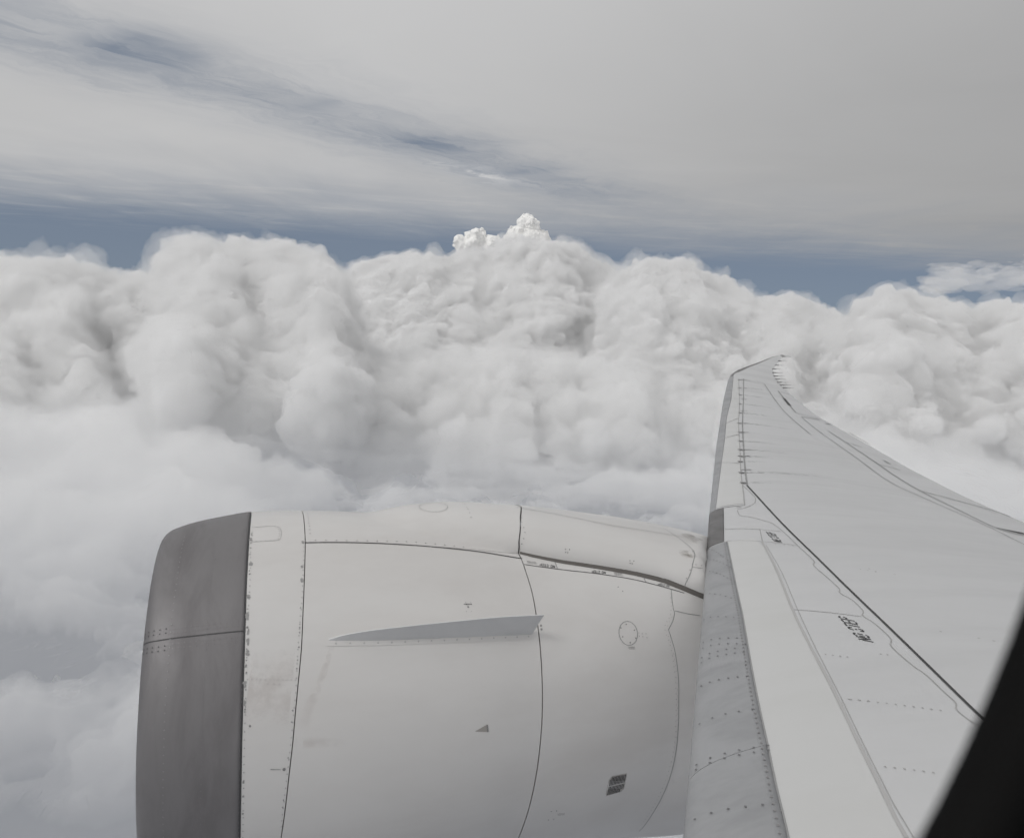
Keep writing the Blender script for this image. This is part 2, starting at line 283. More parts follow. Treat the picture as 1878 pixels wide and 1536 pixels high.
NF = {
 'lip_seam': [(-0.653,-0.788), (-0.563,-0.79), (-0.462,-0.789), (-0.345,-0.788), (-0.189,-0.786), (0.031,-0.783)],
 'lip_dots_dark': [(-0.45,-0.145), (-0.457,-0.28), (-0.461,-0.489), (-0.468,-0.7), (-0.468,-0.872), (-0.471,-1.071), (-0.467,-1.304), (-0.463,-1.676)],
 'lip_dots_light': [(-0.226,-0.1), (-0.221,-0.406), (-0.224,-0.582), (-0.228,-0.742), (-0.227,-0.924), (-0.231,-1.076), (-0.225,-1.254), (-0.217,-1.658)],
 'lip_dots_cross': [(-0.217,-0.388), (0.028,-0.402)],
 'lip_dots_edge': [(0.024,-0.99), (0.022,-1.119), (0.023,-1.303), (0.033,-1.652)],
 'door': [(0.05,-0.167), (0.145,-0.154), (0.205,-0.156), (0.226,-0.183), (0.231,-0.232), (0.219,-0.278), (0.171,-0.289), (0.053,-0.295)],
 'in_left': [(0.05,-0.193), (0.043,-0.355), (0.046,-0.527), (0.042,-0.692), (0.043,-0.797), (0.042,-0.934), (0.045,-1.074), (0.045,-1.211), (0.05,-1.361), (0.058,-1.653)],
 'in_right': [(0.378,-0.323), (0.369,-0.544), (0.362,-0.676), (0.351,-0.794), (0.346,-0.923), (0.348,-1.037), (0.342,-1.139), (0.336,-1.251), (0.327,-1.404), (0.321,-1.537), (0.323,-1.628)],
 'in_cross1': [(0.042,-0.986), (0.354,-0.997)],
 'in_cross2': [(0.16,-1.007), (0.275,-1.013)],
 'hinge': [(0.391,-0.304), (0.564,-0.301), (0.785,-0.3), (1.012,-0.299), (1.364,-0.302), (1.729,-0.311), (2.005,-0.323), (2.27,-0.343)],
 'hinge_dots': [(0.43,-0.285), (0.635,-0.286), (0.836,-0.284), (1.043,-0.277), (1.244,-0.273), (1.45,-0.275), (1.117,-0.275), (1.252,-0.276), (1.387,-0.276), (1.519,-0.28), (1.649,-0.283), (1.787,-0.29), (1.861,-0.294)],
 's1_dots': [(0.435,0.079), (0.429,-0.101), (0.432,-0.186), (0.432,-0.251)],
 'strake_root': [(0.566,-0.832), (0.714,-0.833), (0.959,-0.835), (1.301,-0.831), (1.66,-0.825), (1.992,-0.817), (2.214,-0.811)],
 'strake_top': [(0.566,-0.832), (0.754,-0.806), (0.961,-0.791), (1.306,-0.769), (1.67,-0.747), (2.009,-0.726), (2.352,-0.712)],
 'placard': [(1.642,-0.666), (1.708,-0.665)],
 'placard_dots': [(1.675,-0.68), (1.658,-0.656), (1.701,-0.655), (1.654,-0.704), (1.696,-0.703)],
 'scoop': [(1.704,-1.261), (1.802,-1.235), (1.812,-1.269)],
 's2_pair': [(2.307,-0.773), (2.307,-0.793)],
 'strip': [(2.271,-0.389), (2.628,-0.418), (2.98,-0.441), (3.338,-0.475), (3.696,-0.532), (3.842,-0.559)],
 'strip_x1': [(2.588,-0.359), (2.588,-0.416)],
 'strip_x2': [(3.454,-0.448), (3.459,-0.492)],
 'gap': [(2.261,-0.296), (2.456,-0.328), (2.657,-0.356), (3.007,-0.39), (3.364,-0.429), (3.651,-0.475), (3.857,-0.533), (4.025,-0.58)],
 'text1': [(2.562,-0.407), (2.421,-0.393), (2.573,-0.389), (2.433,-0.374)],
 'text2': [(3.058,-0.44), (2.922,-0.433), (3.071,-0.423), (2.934,-0.415)],
 'text3': [(3.689,-0.522), (3.577,-0.508), (3.71,-0.507), (3.598,-0.492)],
 'text1b': [(2.386,-0.393), (2.298,-0.388), (2.401,-0.366), (2.312,-0.361)],
 'text2b': [(3.22,-0.457), (3.138,-0.451), (3.236,-0.433), (3.154,-0.427)],
 'circle': [(3.215,-0.839), (3.203,-0.855), (3.186,-0.868), (3.165,-0.878), (3.142,-0.884), (3.118,-0.886), (3.095,-0.883), (3.074,-0.876), (3.056,-0.865), (3.044,-0.851), (3.037,-0.835), (3.037,-0.818), (3.043,-0.801), (3.056,-0.785), (3.073,-0.771), (3.095,-0.76), (3.119,-0.754), (3.143,-0.752), (3.167,-0.754), (3.188,-0.762), (3.205,-0.773), (3.216,-0.787), (3.222,-0.804), (3.221,-0.822), (3.215,-0.839)],
 'circle_dots': [(3.125,-0.769), (3.064,-0.789), (3.195,-0.803), (3.067,-0.839), (3.133,-0.872), (3.196,-0.848), (3.236,-0.819), (3.269,-0.823), (3.307,-0.824), (3.233,-0.838), (3.269,-0.84), (3.308,-0.846)],
 'circle_text': [(3.11,-0.896), (3.173,-0.897), (3.108,-0.905), (3.17,-0.906)],
 'tr_dots': [(3.141,-0.534), (3.174,-0.563), (2.484,-1.761), (2.532,-1.762), (2.484,-1.823), (2.531,-1.822)],
 'tr_text': [(2.553,-1.787), (2.619,-1.792)],
 'dimples': [(0.464,-1.05), (0.621,-1.054), (0.78,-1.059), (0.934,-1.061), (1.092,-1.066), (1.262,-1.071), (1.099,-1.064), (1.258,-1.071)],
 'vent': [(2.966,-1.587), (3.118,-1.58), (2.974,-1.702), (3.123,-1.688)],
 's3': [(3.711,-0.534), (3.678,-0.606), (3.659,-0.672), (3.657,-0.701), (3.613,-0.752), (3.549,-0.801), (3.565,-0.864), (3.578,-0.935), (3.584,-1.074), (3.578,-1.19), (3.58,-1.343), (3.583,-1.489), (3.576,-1.639), (3.559,-1.791), (3.545,-1.968), (3.558,-2.162), (0.375,1.855)],
 's3_dots': [(3.687,-0.555), (3.643,-0.655), (3.596,-0.724), (3.529,-0.769), (3.512,-0.811), (3.533,-0.874), (3.544,-0.955), (3.55,-1.073), (3.552,-1.189), (3.553,-1.342), (3.558,-1.479), (3.542,-1.626), (3.522,-1.774), (3.501,-1.945), (3.497,-2.117)],
 's3_dots2': [(3.624,-0.713), (3.549,-0.779), (3.531,-0.811), (3.547,-0.879), (3.558,-0.955), (3.566,-1.074), (3.565,-1.219), (3.567,-1.358), (3.566,-1.479)],
 's3b': [(3.67,-0.684), (3.804,-0.701), (3.936,-0.712)],
 'ring_dots': [(0.08,-1.171), (0.306,-1.354)],
 'ring_text': [(0.22,-1.35), (0.282,-1.353)],
 'chips': [(0.044,-0.625), (0.041,-0.708), (0.05,-0.787), (0.054,-0.828), (0.052,-0.877), (0.04,-1.009), (0.044,-1.083), (0.375,-0.463), (0.384,-0.305), (0.044,-0.282), (0.078,-0.45), (0.376,-0.544)],
 'mark': [(3.973,-2.094), (4.021,-2.101)],
}
WF = {
 'band_in': [(2.414,2.713), (2.539,2.942), (2.741,3.284), (2.955,3.658), (3.257,4.171), (3.746,4.978), (4.165,5.7), (4.773,6.735)],
 'band_dark': [(5.501,7.896), (4.753,6.757)],
 'band_out': [(5.414,7.939), (6.833,10.091), (7.787,11.475), (9.355,13.795), (11.008,16.121), (13.571,19.809)],
 'band_tip': [(14.043,20.329), (14.339,20.325), (14.883,21.071), (15.29,21.576), (17.191,23.322), (18.766,24.805)],
 'step': [(5.104,6.597), (4.705,5.826), (4.225,4.989), (3.897,4.371), (3.581,3.752), (3.319,3.27), (3.124,2.899), (3.011,2.694), (2.946,2.554)],
 'step2': [(5.076,6.49), (4.728,5.791), (4.269,4.98), (3.931,4.364), (3.607,3.746), (3.345,3.264), (3.147,2.893), (3.08,2.764), (2.98,2.546)],
 'spar': [(6.447,8.775), (6.283,8.373), (5.78,7.147), (5.376,6.065), (5.083,5.289), (4.835,4.609), (4.611,4.013), (4.397,3.451), (4.298,3.162)],
 'spar_out': [(6.449,8.774), (6.687,9.136), (6.944,9.525), (7.472,10.314), (7.911,10.963), (8.738,12.182), (9.415,13.174), (10.417,14.608), (11.499,16.155), (13.751,19.409)],
 'spar2': [(13.51,19.315), (11.029,15.634), (9.317,13.166), (7.838,10.965), (6.916,9.602), (6.235,8.56), (5.793,7.891)],
 'panel_end': [(5.793,7.891), (5.636,7.902), (5.509,7.911), (5.405,7.925)],
 'wavy0': [(6.39,8.784), (6.264,8.432), (6.171,8.213), (6.072,8.06), (5.934,7.917), (5.73,7.797), (5.596,7.758)],
 'wavy1': [(5.575,7.727), (5.477,7.525), (5.552,7.426), (5.632,7.248), (5.657,7.153), (5.565,6.816), (5.436,6.45), (5.282,6.017), (5.178,5.886), (5.096,5.618), (5.007,5.351), (4.931,5.243), (4.928,5.092), (4.853,4.892), (4.768,4.8), (4.752,4.651), (4.671,4.41), (4.56,4.287), (4.478,4.017), (4.461,3.877), (4.387,3.658), (4.346,3.538), (4.272,3.462), (4.246,3.35), (4.25,3.268)],
 'x1': [(5.009,7.133), (5.279,7.02), (5.56,6.88)],
 'x2': [(4.786,6.755), (5.121,6.601), (5.419,6.437)],
 'x3': [(4.235,4.987), (4.499,4.887), (4.739,4.787)],
 'x4': [(5.369,7.001), (5.114,6.603)],
 'rowA': [(3.61,3.686), (4.18,3.455)],
 'rowB': [(3.266,3.048), (3.519,2.94)],
 'rowC': [(3.9,4.254), (4.067,4.179)],
 'rowD': [(4.339,4.196), (4.445,4.161)],
 'rowE': [(3.598,3.691), (3.743,3.637)],
 'rowF': [(5.619,5.802), (5.787,5.727)],
 'specks': [(5.544,4.388), (5.658,4.346), (5.271,4.501), (5.967,5.677), (5.793,5.736), (5.772,5.802)],
 'text_big': [(4.378,4.423), (4.533,4.813), (4.463,4.365), (4.621,4.757)],
 'text_small': [(5.248,6.588), (5.373,6.894), (5.312,6.537), (5.444,6.852)],
 'text_tiny': [(5.645,7.843), (5.698,7.823)],
 'brk_a': [(13.409,19.148), (12.455,17.737), (11.744,16.67), (10.876,15.401), (10.111,14.283), (9.317,13.166), (8.755,12.313), (8.246,11.563), (7.801,10.914), (7.49,10.459), (7.249,10.111), (6.811,9.449), (6.463,8.903)],
 'brk_b': [(13.621,19.232), (12.63,17.8), (11.455,16.102), (10.368,14.537), (9.418,13.175), (8.84,12.318), (7.875,10.911), (7.569,10.453), (6.997,9.607)],
 'streak': [(13.448,19.146), (14.208,19.056), (12.646,17.806), (13.632,18.045), (11.882,16.675), (12.798,16.661), (11.051,15.45), (11.927,15.359), (10.155,14.29), (10.948,14.231), (9.462,13.181), (10.537,13.054), (8.266,11.563), (9.067,11.506), (7.899,10.912), (8.747,10.829), (7.505,10.457), (8.128,10.425), (6.829,9.446), (8.633,9.491)],
 'slat_lines': [(10.97,16.162), (11.293,16.07), (8.728,12.951), (9.669,13.689), (7.906,11.753), (8.615,12.128), (6.857,10.235), (7.175,10.009)],
 'te1': [(14.267,19.091), (13.086,17.097), (12.16,15.484), (11.591,14.401), (10.869,12.875)],
 'te1x': [(13.409,19.148), (14.06,19.315), (14.267,19.091)],
 'te2': [(12.219,14.85), (11.444,13.203), (10.71,11.441), (9.948,9.805), (9.861,9.011), (9.85,8.367), (9.775,7.733), (9.638,7.166)],
 'te3': [(12.008,13.674), (11.635,12.712), (11.103,11.415), (10.612,10.362), (10.281,9.478), (10.083,8.572), (9.942,7.815), (10.221,7.615)],
 'ail_a': [(14.419,18.125), (14.175,18.313), (13.469,17.099), (12.452,15.345), (12.704,15.244), (13.059,15.117)],
 'ail_thick': [(13.51,17.178), (12.969,16.233)],
 'fl1': [(11.635,12.712), (11.906,12.533)],
 'fl2': [(10.96,11.089), (11.329,10.938)],
 'fl3': [(10.314,9.474), (10.823,9.222), (11.327,8.941), (11.386,8.743)],
 'fl4': [(12.279,14.925), (12.901,15.025)],
 'fl5': [(12.885,14.004), (12.553,13.028)],
 'fl6': [(11.543,11.563), (11.473,11.337)],
 'tab': [(12.758,14.642), (12.98,14.703)],
 'wedge': [(9.942,7.815), (10.156,7.771), (10.38,7.738)],
 'wicks': [(19.669,25.463), (19.729,25.317), (18.593,24.171), (17.718,23.172), (17.009,22.316), (16.447,21.602), (16.049,21.008), (15.712,20.457), (15.4,19.939), (15.157,19.484), (14.928,19.046)],
 'slat_rows': [(4.567,6.773), (4.414,6.122), (4.372,6.477), (4.338,5.991), (4.179,6.184), (4.149,5.676), (3.842,5.673), (3.914,5.315), (3.524,5.194), (3.711,4.971), (3.275,4.812), (3.525,4.631), (3.219,4.73), (3.474,4.545), (3.13,4.599), (3.448,4.494), (3.085,4.531), (3.407,4.43), (2.889,4.227), (3.227,4.105), (2.612,3.814), (3.012,3.736), (2.372,3.457), (2.809,3.376), (2.346,3.419), (2.783,3.337), (2.114,3.058), (2.53,2.93)],
}
PF = {
 'crown': [(2.369,0.539), (2.824,0.497), (3.378,0.460), (4.031,0.482), (4.450,0.490)],
 'seam': [(4.090,0.554), (4.110,0.452), (4.129,0.381), (4.110,0.335), (3.991,0.234), (3.872,0.072), (3.853,0.000)],
 'seam2': [(3.971,0.211), (4.090,0.226)],
 'front_dots': [(2.309,0.388), (2.290,0.332), (2.290,0.271), (2.290,0.219), (2.270,0.151), (2.250,0.090)],
 'cl': [(2.685,0.117), (2.725,0.121), (2.685,0.087), (2.705,0.087), (3.318,0.109), (3.358,0.113), (3.318,0.083), (3.338,0.083)],
 'sdots': [(4.110,0.339), (4.110,0.354), (4.110,0.328), (3.991,0.237), (4.031,0.241), (4.090,0.245), (3.932,0.177), (3.912,0.136), (3.872,0.094), (3.872,0.068)],
 'stain': [(4.011,0.317)],
 'stain2': [(4.921,0.750)],
 'dirt': [(4.031,0.000)],
}
HF = {
 'oval': [(1.690,0.045), (1.680,0.074), (1.652,0.098), (1.610,0.114), (1.560,0.120), (1.510,0.114), (1.468,0.098), (1.440,0.074), (1.430,0.045), (1.440,0.016), (1.468,-0.008), (1.510,-0.024), (1.560,-0.030), (1.610,-0.024), (1.652,-0.008), (1.680,0.016), (1.690,0.045)],
 'hd': [(1.870,0.125), (1.868,0.070), (1.866,0.021), (1.866,-0.009), (1.860,-0.056), (1.854,-0.103)],
}
# ------------------------------------------------------------------ materials of the aircraft
def mat(name, col, rough=0.5, metal=0.0, spec=0.5, grime=0.0, gscale=1.2, gcol=None, bump=0.0, coat=0.0, streak=None):
    mt = bpy.data.materials.new(name); mt.use_nodes = True; t = mt.node_tree; b = t.nodes['Principled BSDF']
    b.inputs['Base Color'].default_value = (*col, 1); b.inputs['Roughness'].default_value = rough
    b.inputs['Metallic'].default_value = metal; b.inputs['Specular IOR Level'].default_value = spec; b.inputs['Coat Weight'].default_value = coat
    if grime:
        k = NT(t); o = k.n('ShaderNodeTexCoord').outputs['Object']
        st = k.n('ShaderNodeMapping'); t.links.new(o, st.inputs['Vector']); st.inputs['Scale'].default_value = streak or (1, 1, 1)
        n = k.noise(st.outputs[0], gscale, 6, 0.62, 0.4); f = k.step(n, 0.38, 0.72)
        n2 = k.noise(st.outputs[0], gscale*9, 4, 0.6); f = k.m('MULTIPLY', k.m('ADD', f, k.m('MULTIPLY', n2, 0.35)), grime, clamp=True)
        gc = gcol or tuple(c*0.72 for c in col)
        t.links.new(k.mix(f, col, gc), b.inputs['Base Color'])
        r = k.m('ADD', rough, k.m('MULTIPLY', f, 0.25)); t.links.new(r, b.inputs['Roughness'])
        if bump:
            bp = k.n('ShaderNodeBump'); bp.inputs['Strength'].default_value = bump; bp.inputs['Distance'].default_value = 0.02
            t.links.new(k.noise(o, 2.3, 3, 0.5), bp.inputs['Height']); t.links.new(bp.outputs[0], b.inputs['Normal'])
    return mt
WHITE = mat('white_paint', (.685, .674, .66), .33, grime=.42, gscale=1.0, gcol=(.55, .525, .505), bump=.10, streak=(.35, 1, 1), coat=.2)
WHITE2 = mat('wing_paint', (.615, .618, .622), .30, grime=.50, gscale=.60, gcol=(.51, .513, .516), bump=.05, streak=(.22, 1.6, 1))
CREAM = mat('slat_paint', (.62, .622, .616), .33, grime=.3, gscale=1.2, gcol=(.55, .55, .53), streak=(.4, 1.5, 1))
LIPM = mat('bare_lip_metal', (.215, .208, .211), .52, .3, grime=.5, gscale=1.6, gcol=(.135, .126, .13), streak=(2.2, .6, .6))
SLATM = mat('bare_slat_metal', (.42, .425, .435), .52, .4, grime=.6, gscale=1.5, gcol=(.33, .335, .345), streak=(.7, 2.2, 2.2))
DARKM = mat('dark_fixed_edge', (.20, .195, .195), .45, .4, grime=.5, gscale=3)
GREYP = mat('grey_strake_paint', (.74, .74, .74), .4, grime=.25, gscale=2)
SEAL = mat('black_sealant', (.055, .054, .056), .6)
LINE = mat('joint_grey', (.31, .31, .31), .7)  # grey of panel joints and edges
FAINT = mat('filler_grey', (.47, .465, .46), .6)
SEAL2 = mat('taupe_seal', (.14, .13, .12), .7)
DOT = mat('fastener_dark', (.25, .245, .245), .5)
DOTF = mat('fastener_faint', (.40, .395, .39), .5)
DOTL = mat('fastener_light', (.20, .19, .195), .4, .3)
INK = mat('black_stencil_ink', (.04, .04, .042), .55)
INKG = mat('grey_placard_ink', (.22, .22, .22), .6)
CHIP = mat('chipped_primer', (.33, .325, .32), .55)
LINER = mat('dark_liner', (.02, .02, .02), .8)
RUBBER_SHADE = mat('shaded_black_rubber', (.002, .0018, .0017), .8, spec=.2)  # rubber seal, backlit shade put into the near-black colour
BEZEL_SHADE = mat('shaded_bezel', (.0045, .004, .0036), .8, spec=.2)  # unlit cabin side of the rim painted in as near-black
def stain_mat(name, col):
    mt = bpy.data.materials.new(name); mt.use_nodes = True; t = mt.node_tree; k = NT(t); b = t.nodes['Principled BSDF']
    b.inputs['Base Color'].default_value = (*col, 1); b.inputs['Roughness'].default_value = .7
    at_ = k.n('ShaderNodeAttribute', attribute_name='alpha'); o = k.n('ShaderNodeTexCoord').outputs['Object']
    a = k.m('MULTIPLY', at_.outputs['Fac'], k.step(k.noise(o, 9, 4, .6), .30, .68)); t.links.new(a, b.inputs['Alpha']); return mt
STAIN = stain_mat('brown_stain', (.22, .175, .13)); STREAK = stain_mat('grey_dirt_streak', (.30, .30, .30)); PINK = stain_mat('pinkish_fluid_stain', (.52, .42, .38))
# ------------------------------------------------------------------ mesh helpers
AX = Matrix.Identity(4)
RC = np.array([[0.9462350478692497, -0.31409762817165116, 0.07734283522616638], [-0.046779827909890236, 0.10371266862976479, 0.9935065827997386], [0.3200794930710179, 0.9437088334558682, -0.08344312897275859]])
A_ = RW.T @ RC                                       # aircraft frame (x aft, y outboard, z up) -> world
for i in range(3):
    for j in range(3): AX[i][j] = A_[i][j]
def mesh(name, V, Fc, m, parent=None, smooth=True, label=None, kind=None):
    me = bpy.data.meshes.new(name); me.from_pydata(np.asarray(V, float).tolist(), [], [list(map(int, f)) for f in Fc]); me.materials.append(m)
    if smooth: me.polygons.foreach_set('use_smooth', [True]*len(me.polygons))
    me.update(); o = bpy.data.objects.new(name, me); COL.objects.link(o)
    if parent is not None: o.parent = parent
    if label: o['label'] = label
    if kind: o['kind'] = kind
    return o
def grid_faces(n, m, off=0, flip=False, wrap=False):
    i, j = np.meshgrid(np.arange(n-1), np.arange(m if wrap else m-1), indexing='ij'); j2 = (j+1) % m
    q = np.stack([i*m+j, (i+1)*m+j, (i+1)*m+j2, i*m+j2], -1).reshape(-1, 4)+off
    return q[:, ::-1] if flip else q
def catmull(P, n):
    P = np.asarray(P, float)
    if len(P) < 3: return np.linspace(P[0], P[-1], n+1)
    K = np.vstack([2*P[0]-P[1], P, 2*P[-1]-P[-2]]); out = []
    for i in range(1, len(K)-2):
        t = np.linspace(0, 1, n, endpoint=False)[:, None]; a, b, c, d = K[i-1:i+3]
        out.append(.5*(2*b+(c-a)*t+(2*a-5*b+4*c-d)*t*t+(3*b-a-3*c+d)*t**3))
    return np.vstack(out+[P[-1:]])
def normals(surf, P):
    e = 1e-3; p0 = surf(P[:, 0], P[:, 1]); a = surf(P[:, 0]+e, P[:, 1])-p0; b = surf(P[:, 0], P[:, 1]+e)-p0
    n = np.cross(a, b); return n/np.maximum(np.linalg.norm(n, axis=1), 1e-12)[:, None]
class Bag:
    """collects small flat marks on a surface into one mesh"""
    def __init__(s): s.V = []; s.F = []; s.A = []; s.n = 0
    def add(s, V, Fc, A=None):
        s.V.append(V); s.F += [[int(i)+s.n for i in f] for f in Fc]; s.A += list(A) if A is not None else [1.0]*len(V); s.n += len(V)
    def ribbon(s, surf, P, width, off=.002, n=6, smooth=True, alpha=None, taper=None):
        P = catmull(P, n) if smooth else np.vstack([np.linspace(P[i], P[i+1], n, endpoint=False) for i in range(len(P)-1)]+[np.asarray(P[-1:], float)])
        Q = surf(P[:, 0], P[:, 1]); N = normals(surf, P)
        if (N @ np.array([0, -1, .6])).mean() < 0: N = -N
        T = np.gradient(Q, axis=0); T /= np.linalg.norm(T, axis=1)[:, None]; B = np.cross(N, T)
        wv = np.full(len(Q), width/2) if taper is None else width/2*np.interp(np.linspace(0, 1, len(Q)), *taper)
        Q = Q+N*off; m = len(Q); lat = [-1, 1] if alpha is None else [-1, -.6, -.25, .25, .6, 1]
        V = np.vstack([Q+B*(wv*l)[:, None] for l in lat]); A = None
        f = [[j*m+i, j*m+i+1, (j+1)*m+i+1, (j+1)*m+i] for j in range(len(lat)-1) for i in range(m-1)]
        if alpha is not None:
            a = np.interp(np.linspace(0, 1, m), np.linspace(0, 1, len(alpha)), alpha); A = np.concatenate([a*(1-abs(l))**.8 for l in lat])
        s.add(V, f, A)
    def dots(s, surf, P, rad, off=.003):
        P = np.asarray(P, float).reshape(-1, 2)
        Q = surf(P[:, 0], P[:, 1]); N = normals(surf, P)
        for q, n in zip(Q, N):
            if n @ np.array([0, -1, .6]) < 0: n = -n
            a = np.cross(n, [1, 0, 0.1]); a /= np.linalg.norm(a); b = np.cross(n, a); th = np.arange(8)*math.pi/4
            s.add(q+n*off+rad*(np.cos(th)[:, None]*a+np.sin(th)[:, None]*b), [list(range(8))])
    def row(s, surf, P, step, rad, off=.003, jit=0.0):
        C = catmull(P, 12); Q = surf(C[:, 0], C[:, 1]); d = np.concatenate([[0], np.cumsum(np.linalg.norm(np.diff(Q, axis=0), axis=1))])
        t = np.arange(step/2, d[-1], step); s.dots(surf, np.column_stack([np.interp(t, d, C[:, 0]), np.interp(t, d, C[:, 1])]), rad, off)
    def poly(s, surf, P, off=.002):
        P = np.asarray(P, float); Q = surf(P[:, 0], P[:, 1]); N = normals(surf, P)
        if (N @ np.array([0, -1, .6])).mean() < 0: N = -N
        s.add(Q+N*off, [list(range(len(P)))])
    def build(s, name, m, parent, kind=None, label=None):
        if not s.V: return None
        o = mesh(name, np.vstack(s.V), s.F, m, parent, False, label, kind)
        at_ = o.data.attributes.new('alpha', 'FLOAT', 'POINT'); at_.data.foreach_set('value', np.array(s.A, np.float32)); return o
def line(name, surf, P, width, m, parent, off=.002, **kw):
    b = Bag(); b.ribbon(surf, P, width, off, **kw); return b.build(name, m, parent)
# stencil lettering: strokes in a unit cell (x along the line, y up), each a list of points with a pen width
GL = {'N': [[(0, 0), (0, .75)], [(0, 1), (1, 0)], [(1, .25), (1, 1)]],
      'O': [[(.1, .30), (.1, .70)], [(.0, .86), (.3, 1), (.7, 1), (1, .86)], [(.9, .30), (.9, .70)], [(0, .14), (.3, 0), (.7, 0), (1, .14)]],
      'S': [[(.95, .72), (.85, .96), (.5, 1), (.15, .96), (.05, .72)], [(.3, .55), (.7, .45)], [(.95, .28), (.85, .04), (.5, 0), (.15, .04), (.05, .28)]],
      'T': [[(-.05, 1), (1.05, 1)], [(.5, 0), (.5, .8)]],
      'E': [[(0, 0), (0, 1)], [(.32, 1), (1, 1)], [(.32, .5), (.9, .5)], [(.32, 0), (1, 0)]],
      'P': [[(0, 0), (0, 1)], [(.32, 1), (.75, 1), (1, .88)], [(1, .66), (.75, .5), (.32, .5)]]}
def lettering(name, surf, corners, m, parent, text='NO STEP', pen=.15, off=.003):
    """corners: top-start, top-end, bottom-start, bottom-end in surface coordinates"""
    ts, te, bs, be = [np.array(c) for c in corners]; adv = 1.42; tot = sum(.8 if c == ' ' else adv for c in text)-.42; x = 0
    asp = np.linalg.norm(np.subtract(*surf(np.array([ts[0], te[0]]), np.array([ts[1], te[1]]))))/max(np.linalg.norm(np.subtract(*surf(np.array([ts[0], bs[0]]), np.array([ts[1], bs[1]])))), 1e-6)
    cw = asp/tot                                            # cell width in units of letter height
    for ch in text:
        if ch == ' ': x += .8; continue
        b = Bag()
        for st in GL[ch]:
            p = np.array(st, float); p[:, 0] = (p[:, 0]+x)*cw; d = np.gradient(p, axis=0); d /= np.linalg.norm(d, axis=1)[:, None]
            nn = np.column_stack([-d[:, 1], d[:, 0]])*pen/2
            for i in range(len(p)-1):
                q = np.array([p[i]-nn[i], p[i+1]-nn[i+1], p[i+1]+nn[i+1], p[i]+nn[i]]); u = q[:, :1]/asp; v = q[:, 1:]
                b.poly(surf, (bs*(1-u)+be*u)*(1-v)+(ts*(1-u)+te*u)*v, off)
        x += adv; b.build(name, m, parent)
def small_print(name, surf, P, rows, h, parent, m=None, seed=0):
    """fine print too small to read: rows of short dashes between two surface points"""
    rg = np.random.default_rng(seed); b = Bag(); p, q = np.array(P[0]), np.array(P[1])
    for r in range(rows):
        t = 0
        while t < .97:
            L = rg.uniform(.06, .16); a = p+(q-p)*t; c = p+(q-p)*min(1, t+L); o = np.array([0, -h*2.0*r])
            b.ribbon(surf, [a+o, c+o], h*1.3, .003, n=2); t += L+.05
    return b.build(name, m or INKG, parent, 'stuff')
airliner = bpy.data.objects.new('airliner', None); COL.objects.link(airliner); airliner.matrix_world = AX
tag(airliner, 'white jet airliner seen from its cabin window: swept wing, engine nacelle, dark window rim', 'airliner')
# ------------------------------------------------------------------ engine nacelle
NM = np.array([[0.9998158776004538, 0.0, 0.019188822215926684], [0.0021961350816827813, 0.9934291636174526, -0.11442759223645117], [-0.01906273560477204, 0.11444866479923888, 0.9932462510560681]])
NO_ = np.array([0.0, 7.0008786478966, -3.1898757439206933])
PR = catmull([(-.66, 1.40), (-.65, 1.44), (-.61, 1.50), (-.53, 1.545), (-.38, 1.597), (-.15, 1.648), (.033, 1.679), (.333, 1.687), (.8, 1.69), (1.3, 1.67), (1.8, 1.635), (2.274, 1.589), (3.0, 1.556), (3.571, 1.522), (4.2, 1.46), (4.9, 1.35)], 12)
def nrad(x, th):
    r = np.interp(x, PR[:, 0], PR[:, 1]); fl_ = np.interp(x, [-.66, .033, .33, 1.3, 2.3], [.085, .06, .05, .045, .04])
    d = (np.asarray(th)-.45+math.pi) % (2*math.pi)-math.pi
    r = r+.16*np.clip((np.asarray(x)-3.55)/1.1, 0, 1)*np.clip((np.abs((np.asarray(th)+math.pi) % (2*math.pi)-math.pi)-1.0)/.7, 0, 1)
    return r*(1-fl_*np.exp(-(d/.4)**2))
def nloc(x, r, th):
    x, r, th = np.broadcast_arrays(x, r, th); u = r*np.cos(th); v = r*np.sin(th)
    sh = np.interp(x, [-.66, .033, .333, 2.274, 3.571, 5], [-.045+.0004, -.036, .01425, .024, .022, .02])
    return np.stack([x+sh*u, v, u], -1) @ NM.T+NO_
def nsurf(x, th): return nloc(x, nrad(x, th), th)
CROWN = np.array([(.75, 1.55), (1.11, 1.68), (1.36, 1.735), (1.68, 1.765), (1.95, 1.775), (2.4, 1.775), (3.01, 1.715), (3.63, 1.64), (4.22, 1.545), (4.73, 1.455), (5.2, 1.25), (5.8, 1.0)])
def crown(x): return np.interp(x, CROWN[:, 0], CROWN[:, 1])
GAPX = np.array([2.261, 2.456, 2.657, 3.007, 3.364, 3.651, 3.857, 4.025, 4.5, 5.8]); GAPT = np.array([.296, .328, .356, .39, .429, .475, .533, .58, .66, .7])
def psec(x, n=40):
    te = np.interp(x, GAPX, GAPT); xx = np.clip(x, 2.26, 4.65); re = float(nrad(xx, -te)); wv, ue = re*math.sin(te), re*math.cos(te)+.022
    if x > 4.6: ue -= (x-4.6)*.4
    uc = max(float(crown(x)), ue+.1); a = np.linspace(math.pi, 0, n); e = 2/2.25
    v = wv*np.sign(np.cos(a))*np.abs(np.cos(a))**e; u = ue+(uc-ue)*np.sin(a)**(2/2.0)
    return v, u
PV0, PU0 = psec(2.3, 200); PT0 = np.arctan2(PV0, PU0); PR0 = np.hypot(PV0, PU0); PC0 = float(crown(2.3))
